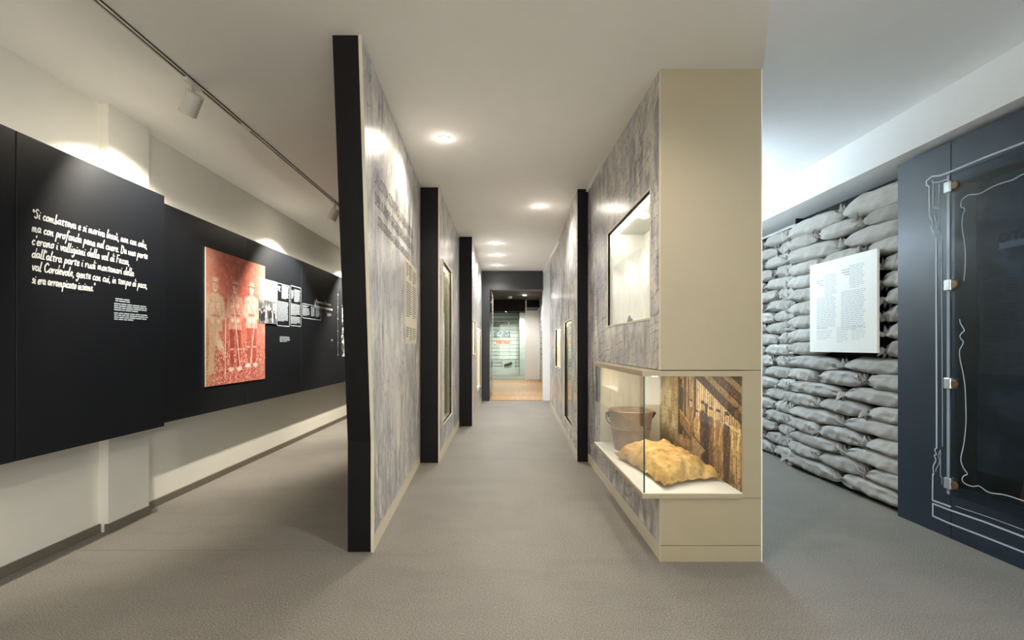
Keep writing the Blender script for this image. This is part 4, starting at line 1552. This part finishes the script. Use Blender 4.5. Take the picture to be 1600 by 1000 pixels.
def sandbag(x, ya, yb, z, h, dep, label, group):
    k = rb.randrange(len(BAGS))
    body, ends = BAGS[k]
    o = bpy.data.objects.new('sandbag', None)
    COL.objects.link(o)
    o.location = (x, (ya + yb) / 2, z)
    o.scale = (dep, (yb - ya) * .93, h)
    flip = rb.random() < .5
    o.rotation_euler = (rb.uniform(-.02, .02), 0, rb.uniform(-.02, .02))
    tag(o, label, 'sandbag', group)
    b = bpy.data.objects.new('bag_body', body)
    COL.objects.link(b)
    b.parent = o
    for e in (ends[1:] if 'navy' in label else ends):     # the end behind the navy panel stays plain
        c = bpy.data.objects.new('gathered_end', e)
        COL.objects.link(c)
        c.parent = o
    return o


# near stack (between the navy panel and the recessed stack)
NS_Y0, NS_Y1 = 3.30, 4.575
bk2 = thing('stack_backing', 'black backing board behind the near stack of sandbags with poster', 'backing board', (2.95, 3.94, 0))
bx(2.965, 2.985, NS_Y0 - .1, NS_Y1, 0, 2.46).build('board', 'black_matt', bk2)
bx(2.86, 2.9645, NS_Y0 - .1, NS_Y1, 0, .022).build('base_rail', 'black_matt', bk2)
bx(2.90, 2.9645, NS_Y1 - .012, NS_Y1 + .008, 0, 2.46).build('side_rail', 'black_matt', bk2)
far_bk = thing('stack_backing', 'black backing board behind the recessed far stack of sandbags', 'backing board', (3.02, 5.4, 0))
bx(3.072, 3.1, NS_Y1 + .01, 6.1, 0, 2.46).build('board', 'black_matt', far_bk)
bx(3.0, 3.0715, NS_Y1 + .01, 6.1, 0, .022).build('base_rail', 'black_matt', far_bk)

PIT = .1195
zrow = lambda k: .088 + PIT * k
GN, GF = 'sandbags of the near stack', 'sandbags of the far recessed stack'
YN0 = 3.20        # runs on behind the navy panel edge
below = 9
for k in range(below):
    h = PIT * 1.08
    base = 'grey linen sandbag in near stack, %s row up from floor' % ORD[k]
    if k % 2 == 0:
        cuts = [(YN0 - .08, 3.86, 'against navy panel'), (3.85, 4.60, 'away from navy panel')]
        if k == 0:
            cuts = [(YN0 - .02, 3.90, 'against navy panel'), (3.88, 4.63, 'away from navy panel')]
    else:
        cuts = [(YN0 - .25, 3.62, 'against navy panel'), (3.60, 4.16, 'in the middle'), (4.14, 4.60, 'away from navy panel')]
    for a, b, w in cuts:
        pr = 2.885 + rb.uniform(-.01, .01)
        sandbag(pr, a + rb.uniform(-.015, .015), b + rb.uniform(-.015, .015), zrow(k), h, .155, base + ', ' + w, GN)
for k in range(6):
    zz = zrow(below) + .012 + .127 * k
    h = .127 * 1.04
    sandbag(2.88, 4.06 + rb.uniform(-.02, .02), 4.60, zz, h, .150, 'short grey sandbag end left of white poster, %s of six from below' % ORD[k], GN)
    sandbag(2.895, 3.06, 3.46 + rb.uniform(-.03, .03), zz, h, .155, 'short grey sandbag end between white poster and navy panel, %s of six from below' % ORD[k], GN)
ztop = zrow(below) + .012 + .127 * 6 + .0
tops = [[(3.0, 3.62, .118), (3.60, 4.12, .118), (4.10, 4.58, .118)],
        [(3.05, 3.86, .135), (3.84, 4.62, .135)],
        [(2.95, 3.66, .128), (3.66, 4.16, .12), (4.14, 4.59, .128)],
        [(3.05, 3.88, .175), (3.86, 4.62, .15)]]
tz_ = [.0, .125, .248, .375]
for k, row in enumerate(tops):
    where = ['against navy panel', 'away from navy panel'] if len(row) == 2 else ['against navy panel', 'in the middle', 'away from navy panel']
    for (a, b, h), w in zip(row, where):
        sandbag(2.885 + rb.uniform(-.01, .01), a, b, ztop + tz_[k], h * 1.08, .158, 'grey linen sandbag above the poster, %s row over it, %s' % (ORD[k], w), GN)

# far stack
for k in range(20):
    base = 'grey linen sandbag in recessed far stack, %s row up from floor' % ORD[k]
    if k % 2 == 0:
        cuts = [(4.62, 5.02, 'near end'), (5.01, 5.60, 'far end')]
    else:
        cuts = [(4.62, 5.22, 'near end'), (5.21, 5.80, 'far end')]
    if k % 4 == 2:
        cuts = [(a - (.0 if i == 0 else .07), b - (.07 if i == 0 else 0), w) for i, (a, b, w) in enumerate(cuts)]
    for a, b, w in cuts:
        sandbag(3.0 + rb.uniform(-.01, .01), a, b, .078 + .1195 * k, .1195 * 1.08, .14, base + ', ' + w, GF)

# poster board
PX = 2.772
poster = thing('poster_board', 'white text poster board mounted over the near sandbag stack', 'poster', (PX, 3.76, 1.15))
py0, py1, pz0, pz1 = 3.42, 4.17, 1.145, 1.922
bx(PX, PX + .018, py0, py1, pz0, pz1).build('board', 'white', poster)
for zz in (1.3, 1.75):
    bx(PX + .0185, 2.964, 3.7, 3.74, zz, zz + .04).build('mounting_rail', 'black_matt', poster)
plq = Plane(PX, py1, pz0, -1, normal=-1)
mb = MB()
words(mb, plq, .085, .63, .09, 3, .02, r, .4, right=True)
words(mb, plq, .19, .665, .15, 13, .0145, r, .28)
words(mb, plq, .09, .475, .25, 19, .0145, r, .28)
words(mb, plq, .39, .68, .085, 3, .02, r, .45, right=True)
words(mb, plq, .485, .70, .15, 13, .0145, r, .28)
words(mb, plq, .385, .50, .26, 22, .0145, r, .28)
words(mb, plq, .09, .215, .13, 1, .016, r, .4, last=1)
words(mb, plq, .09, .19, .20, 6, .0145, r, .22)
words(mb, plq, .335, .21, .13, 9, .0145, r, .22)
words(mb, plq, .495, .215, .15, 8, .0145, r, .22)
strip(mb, plq, [(.18, .51), (.18, .675)], .003, .0012)
strip(mb, plq, [(.478, .545), (.478, .705)], .003, .0012)
mb.build('printed_text', 'ink_pale', poster)

# ================================================================== NAVY PANEL WITH GLASS DOOR
NX = 2.78
navy = thing('navy_display_panel', 'dark navy wall panel with painted cupboard outline and recessed case', 'display panel', (NX, 2.2, 0))
RY = 2.84          # far edge of the recess
RZ0, RZ1 = .33, 2.20
RN = 1.62          # near edge
slab_holes(NX, NX + .02, -.6, 3.25, 0.0, 2.468, [(RN, RY, RZ0, RZ1)]).build('front_board', 'navy', navy)
XBK = 2.915
bx(XBK + .002, XBK + .02, RN - .02, RY + .02, RZ0 - .02, RZ1 + .02).build('recess_back', 'black_matt', navy)
bx(NX + .0205, XBK, RY, RY + .018, RZ0, RZ1).build('recess_side', 'black_matt', navy)
bx(NX + .0205, XBK, RN - .018, RN, RZ0, RZ1).build('recess_side', 'black_matt', navy)
bx(NX + .0205, XBK, RN - .018, RY + .018, RZ0 - .018, RZ0).build('recess_floor', 'black_matt', navy)
bx(NX + .0205, XBK, RN - .018, RY + .018, RZ1, RZ1 + .018).build('recess_top', 'black_matt', navy)
strip_seam = bx(NX - .0012, NX - .0002, 2.862, 2.866, 0, 2.468).build('panel_seam', 'black_matt', navy)

# dark rock print inside the recess, with paler text sheets
cv = Canvas(150, 180, (52, 60, 70), 31)
n = cv.noise(6, 12, 5)
cv.put(np.clip((n - .42) * 4, 0, 1), (98, 108, 118), .8)
cv.put(np.clip((.44 - cv.noise(5, 16, 5)) * 6, 0, 1), (24, 28, 36), .8)
cv.put(np.clip((.34 - cv.Y) * 8, 0, 1) * np.clip((cv.noise(10, 26, 4) - .4) * 4, 0, 1), (72, 80, 92), .7)
cv.mesh('rock_print', [(XBK, RY - .002, RZ0 + .10), (XBK, RN, RZ0 + .10), (XBK, RY - .002, RZ1 - .002)], 'picture', navy)
plr = Plane(XBK - .002, RY - .005, 0, -1, normal=-1)
mb = MB()
mb.quad(plr(.015, 1.03), plr(.265, 1.03), plr(.265, 1.60), plr(.015, 1.60))
mb.build('text_sheet', 'ink_grey', navy)
mb = MB()
words(mb, plr, .04, 1.58, .11, 8, .0145, r, .4)
words(mb, plr, .165, 1.595, .075, 5, .018, r, .5)
words(mb, plr, .04, 1.45, .20, 16, .0145, r, .4)
words(mb, plr, .04, 1.20, .07, 1, .016, r, .6)
words(mb, plr, .04, 1.17, .09, 7, .0145, r, .35)
words(mb, plr, .15, 1.17, .10, 7, .0145, r, .35)
mb.build('small_text', 'ink_dark', navy)
mb = MB()
font_text(mb, Plane(XBK - .012, RY, 0, -1, normal=-1), 'OTATO', .135, 1.800, .075, .30, bold=.02)
mb.build('raised_lettering', 'black_matt', navy)
mb = MB()
mb.quad(plr(.125, 1.765), plr(.60, 1.765), plr(.60, 1.805), plr(.125, 1.805))
mb.build('lettering_underline', 'ink_pale', navy)

tag(MB().prism([(2.885, 2.545, RZ0 + .001), (2.885, 2.44, RZ0 + .001), (2.885, 2.36, .95), (2.885, 2.44, .95)], (-.04, 0, 0)).build('wooden_prop', 'brown_wood', None, bevel=.003),
    'brown wooden post leaning inside the navy case at the right edge', 'wooden post')

# glass door
GX = 2.742
door = thing('case_door_leaf', 'frameless glass door with chrome clamps on the navy panel', 'glass door', (GX, 2.3, .284))
GY1, GY0 = 2.835, 1.55
GZ0, GZ1 = .284, 2.25
bx(GX, GX + .008, GY0, GY1 - .002, GZ0, GZ1).build('pane', 'glass_dark', door)
bx(GX - .0005, GX + .0085, GY1 - .0015, GY1 + .016, GZ0, GZ1).build('polished_edge', 'glass_edge_pale', door)
for zz in (2.176, 1.572, .968, .352):
    h = bx(GX - .014, GX + .037, GY1 - .018, GY1 + .026, zz - .034, zz + .034).build('clamp', 'chrome', door, bevel=.006)
    MB().lathe([(.0, 0), (.024, 0), (.024, .006), (.019, .008), (.0, .008)], (GX - .001, GY1 - .036, zz), (-1, 0, 0), 22).build('clamp_disc', 'brass', h)
    bx(GX + .018, GX + .0375, GY1 + .0265, GY1 + .036, zz - .022, zz + .022).build('hinge_plate', 'track_dark', h)


# painted lines: measured on the panel, given as (y, z)
def on_plane(x, pts):
    return [((lambda d: (d, EYE - (b - VY) * d / F))(F * x / (a - VX))) for a, b in pts]


pn = Plane(NX, 0, 0, 1, normal=-1)
pg = Plane(GX, 0, 0, 1, normal=-1)


def zz5(pts):
    return [(1440 + a * .24, 220 + b * .24) for a, b in pts]


def zz6(pts):
    return [(1440 + a * .2, 440 + b * .2) for a, b in pts]


def zz7(pts):
    return [(1440 + a * .24, 640 + b * .24) for a, b in pts]


mb = MB()
def mirrored(pl, pts, w):
    strip(mb, pl, pts, w, .0015)
    strip(mb, pl, [(2 * 2.222 - y, z) for y, z in pts], w, .0015)


ln = lambda pts, w: mirrored(pn, on_plane(NX - .002, pts), w)
ln(zz5([(1016, -123), (667, 10), (400, 112), (165, 210), (120, 226), (65, 232), (30, 262), (32, 290), (48, 295), (50, 455)]), .011)
ln(zz5([(50, 455), (52, 490), (70, 525), (70, 545), (62, 555), (68, 580), (85, 606), (94, 614)]), .010)
ln(zz5([(94, 612), (94, 1000)]) + zz7([(97, 0), (97, 250)]), .011)
ln(zz5([(130, 615), (130, 1000)]) + zz7([(135, 0), (135, 240)]), .005)
ln(zz5([(68, 255), (75, 275), (75, 438), (115, 440), (113, 600), (98, 580), (98, 540), (78, 478)]), .006)
ln(zz5([(80, 272), (110, 270), (165, 250)]), .006)
ln(zz5([(113, 285), (113, 412)]), .007)
ln(crom(zz7([(97, 250), (85, 262), (95, 290), (82, 300), (92, 330), (75, 370), (78, 420), (70, 425)]), 4), .008)
ln(zz7([(72, 420), (70, 590), (110, 604), (188, 632)]), .010)
ln(crom(zz7([(122, 262), (108, 300), (116, 340), (95, 385), (92, 402)]), 4), .005)
ln(zz7([(122, 262), (122, 436), (131, 440), (131, 487)]), .005)
ln(zz7([(1016, 980), (667, 830), (400, 728), (177, 652), (72, 612), (72, 692), (180, 740), (400, 825), (667, 930), (1016, 1072)]), .010)
mb.build('painted_outline', 'line_grey', navy)
mb = MB()
ln = lambda pts, w: mirrored(pg, on_plane(GX - .002, crom(pts, 5)), w)
ln(zz5([(1016, 72), (667, 215), (620, 240), (580, 258), (520, 276), (460, 300), (400, 333), (365, 347), (310, 352), (275, 372), (256, 400), (256, 430), (280, 444), (266, 490), (263, 570), (275, 640), (284, 730), (282, 830), (275, 910)]), .006)
ln(zz6([(296, 295), (305, 330), (333, 378), (320, 395), (300, 420), (305, 445), (325, 470), (312, 505), (296, 540), (300, 610), (320, 700), (338, 820), (346, 1000)]), .006)
ln(zz7([(288, 0), (288, 90), (275, 220), (255, 320), (270, 375), (297, 418), (275, 430), (263, 455), (280, 480), (330, 500), (375, 498), (440, 540), (540, 555), (667, 595), (1016, 713)]), .006)
ln(zz7([(220, 628), (300, 655), (450, 705), (667, 785), (1016, 916)]), .004)
mb.build('painted_curve', 'ink_pale', door)

# ================================================================== FAR ROOM BEYOND THE PORTAL
FX0, FX1, FYE = -.75, 1.25, 19.0
struct(bx(-3, 3, EY, 16.0, -.1, -.001).build('floor', 'black_matt'))
oak = thing('oak_floor', 'oak board floor in the room beyond the portal', 'floor', (0, 13, 0))
k = 0
yy = EY
while yy < 16.0:
    bx(-.7, 1.25, yy + .003, min(yy + .197, 16.0), -.0005, .012).build('plank', 'oak', oak)
    yy += .2
    k += 1
oak['kind'] = 'structure'
struct(bx(-3, 3, 16.0, FYE + .3, -.1, .012).build('floor', 'floor'))
struct(bx(-3, 3, EY + .2, 16.2, 2.80, 2.95).build('ceiling', 'dark_ceiling'))
struct(bx(-3, 3, 16.2, FYE + .4, 2.55, 2.95).build('ceiling', 'black_matt'))
struct(bx(-3, .76, 16.05, 16.2, 2.40, 2.80).build('trim_2', 'black_matt'))
struct(bx(-.95, -.80, EY + .2, FYE + .3, 0, 2.95).build('wall_left', 'black_matt'))
struct(bx(1.27, 1.40, EY + .2, FYE + .3, 0, 2.95).build('wall_right', 'wall_white'))
# plank-clad back wall
back = struct(bx(-.8, 1.27, FYE, FYE + .1, 0, 2.6).build('wall_back', 'black_matt'))
z = .35
k = 0
while z < 2.5:
    bx(-.8, .62, FYE - .03, FYE - .001, z, z + .135).build('plank', 'plank', back)
    z += .15
bx(-.8, .62, FYE - .35, FYE - .001, .013, .33).build('plinth', 'plank', back)
bx(.622, 1.27, FYE - .8, FYE - .78, .013, 2.5).build('side_cladding', 'plank', back)
# right side cladding
wr = struct(bx(1.262, 1.27, EY + .2, 16.0, .012, 2.79).build('wall_right', 'black_matt'))
z = .03
while z < 2.75:
    bx(1.24, 1.2615, EY + .22, 16.0, z, z + .165).build('plank', 'plank', wr)
    z += .18
cv = Canvas(40, 12, (222, 160, 116), 2)
cv.put(np.clip((cv.noise(8, 3, 3) - .45) * 5, 0, 1), (206, 88, 70), .8)
cv.put(np.clip((.25 - cv.Y) * 6, 0, 1), (244, 232, 214), .9)
fp = thing('far_picture', 'small orange and red picture strip on the far plank wall', 'picture', (.1, FYE - .04, 1.25))
bx(-.30, .26, FYE - .048, FYE - .031, 1.22, 1.43).build('backing', 'white', fp)
cv.mesh('print', [(-.30, FYE - .0485, 1.22), (.26, FYE - .0485, 1.22), (-.30, FYE - .0485, 1.43)], 'picture', fp)
cv = Canvas(40, 14, (128, 138, 142), 6)
cv.put(np.clip((cv.noise(9, 4, 3) - .5) * 6, 0, 1), (220, 222, 218), .9)
cv.put(np.clip((cv.X - .6) * 5, 0, 1) * np.clip((cv.noise(10, 4, 3) - .5) * 6, 0, 1), (40, 40, 42), .9)
fp2 = thing('far_picture', 'small grey photograph strip on the far plank wall above the orange picture', 'picture', (.0, FYE - .04, 1.55))
bx(-.42, .26, FYE - .048, FYE - .031, 1.56, 1.80).build('backing', 'white', fp2)
cv.mesh('print', [(-.42, FYE - .0485, 1.56), (.26, FYE - .0485, 1.56), (-.42, FYE - .0485, 1.80)], 'picture', fp2)
ft = thing('wall_lettering', 'dark lettering lines on the top of the far plank wall', 'lettering', (-.2, FYE - .031, 2.0))
plf = type('PF', (), {'__call__': lambda s, u, v, out=0.0: (u, FYE - .031 - out, v)})()
mb = MB()
words(mb, plf, -.5, 2.17, .5, 1, .06, r, .6, last=1, out=.002)
words(mb, plf, -.5, 2.09, .42, 2, .05, r, .5, last=.8, out=.002)
mb.build('lines', 'ink_dark', ft)
# white upright panel and glass partition
wp = thing('white_panel', 'tall white upright panel at the right of the far room', 'panel', (1.0, 16.1, .012))
bx(.80, 1.235, 16.05, 16.12, .0125, 2.42).build('board', 'white', wp, bevel=.004)
bx(.755, .799, 16.04, 16.12, .0125, 2.79).build('post', 'wall_white', wp)
gp = thing('glass_partition', 'greenish glass partition of the far showcase under a black bulkhead', 'glass partition', (0, 16.1, .013))
bx(-.79, .75, 16.10, 16.108, .013, 2.398).build('pane', 'glass_green', gp)
bx(-.79, .75, 16.09, 16.118, .013, .04).build('bottom_rail', 'lamp_white', gp)
gd = thing('glass_door_leaf', 'open glass door leaf with pale edge inside the portal left side', 'glass door', (-.29, 11, .013))
bx(-.285, -.275, EY + .22, 11.6, .02, 2.40).build('pane', 'glass_green', gd)
bx(-.29, -.27, 11.6, 11.63, .013, 2.41).build('edge_post', 'lamp_white', gd)
bx(-.29, -.27, EY + .21, 11.6, 2.40, 2.413).build('top_rail', 'lamp_white', gd)
sh = thing('shoe_block', 'small dark worn object on pale block in the far showcase', 'exhibit', (.15, 18.6, .33))
bx(-.05, .45, FYE - .34, FYE - .1, .331, .60).build('block', 'plank', sh)
MB().tube([(.02, FYE - .36, .40), (.14, FYE - .37, .43), (.26, FYE - .37, .47), (.33, FYE - .36, .52)], [.03, .045, .05, .03], 10).build('body', 'iron', sh, smooth=True)
vt = thing('ceiling_vent', 'pale rectangular vent in the dark ceiling beyond the portal', 'vent', (.25, 11.6, 2.80))
bx(.03, .42, 11.9, 12.5, 2.79, 2.7995).build('frame', 'lamp_white', vt)
for q in range(5):
    bx(.06, .39, 11.96 + .1 * q, 12.02 + .1 * q, 2.784, 2.7895).build('slat', 'cream', vt)
sd = thing('smoke_detector', 'round white smoke detector on the dark ceiling beyond the portal', 'smoke detector', (.2, 15, 2.80))
MB().lathe([(.0, -.06), (.06, -.06), (.09, -.03), (.09, -.0005), (.0, -.0005)], (.19, 15, 2.80), (0, 0, 1), 24).build('housing', 'lamp_white', sd, smooth=False)
downlight(.66, 14.6, 'round downlight in the dark ceiling of the far room', P_ROOM, NEUT, z=2.80, rad=.05)
downlight(.1, 11.2, 'round downlight in the dark ceiling just beyond the portal', P_ROOM, NEUT, z=2.80, rad=.05)
downlight(-.3, 17.6, 'round downlight above the left of the far showcase', P_ROOM, NEUT, z=2.55, rad=.05)
downlight(.5, 17.6, 'round downlight above the right of the far showcase', P_ROOM, NEUT, z=2.55, rad=.05)
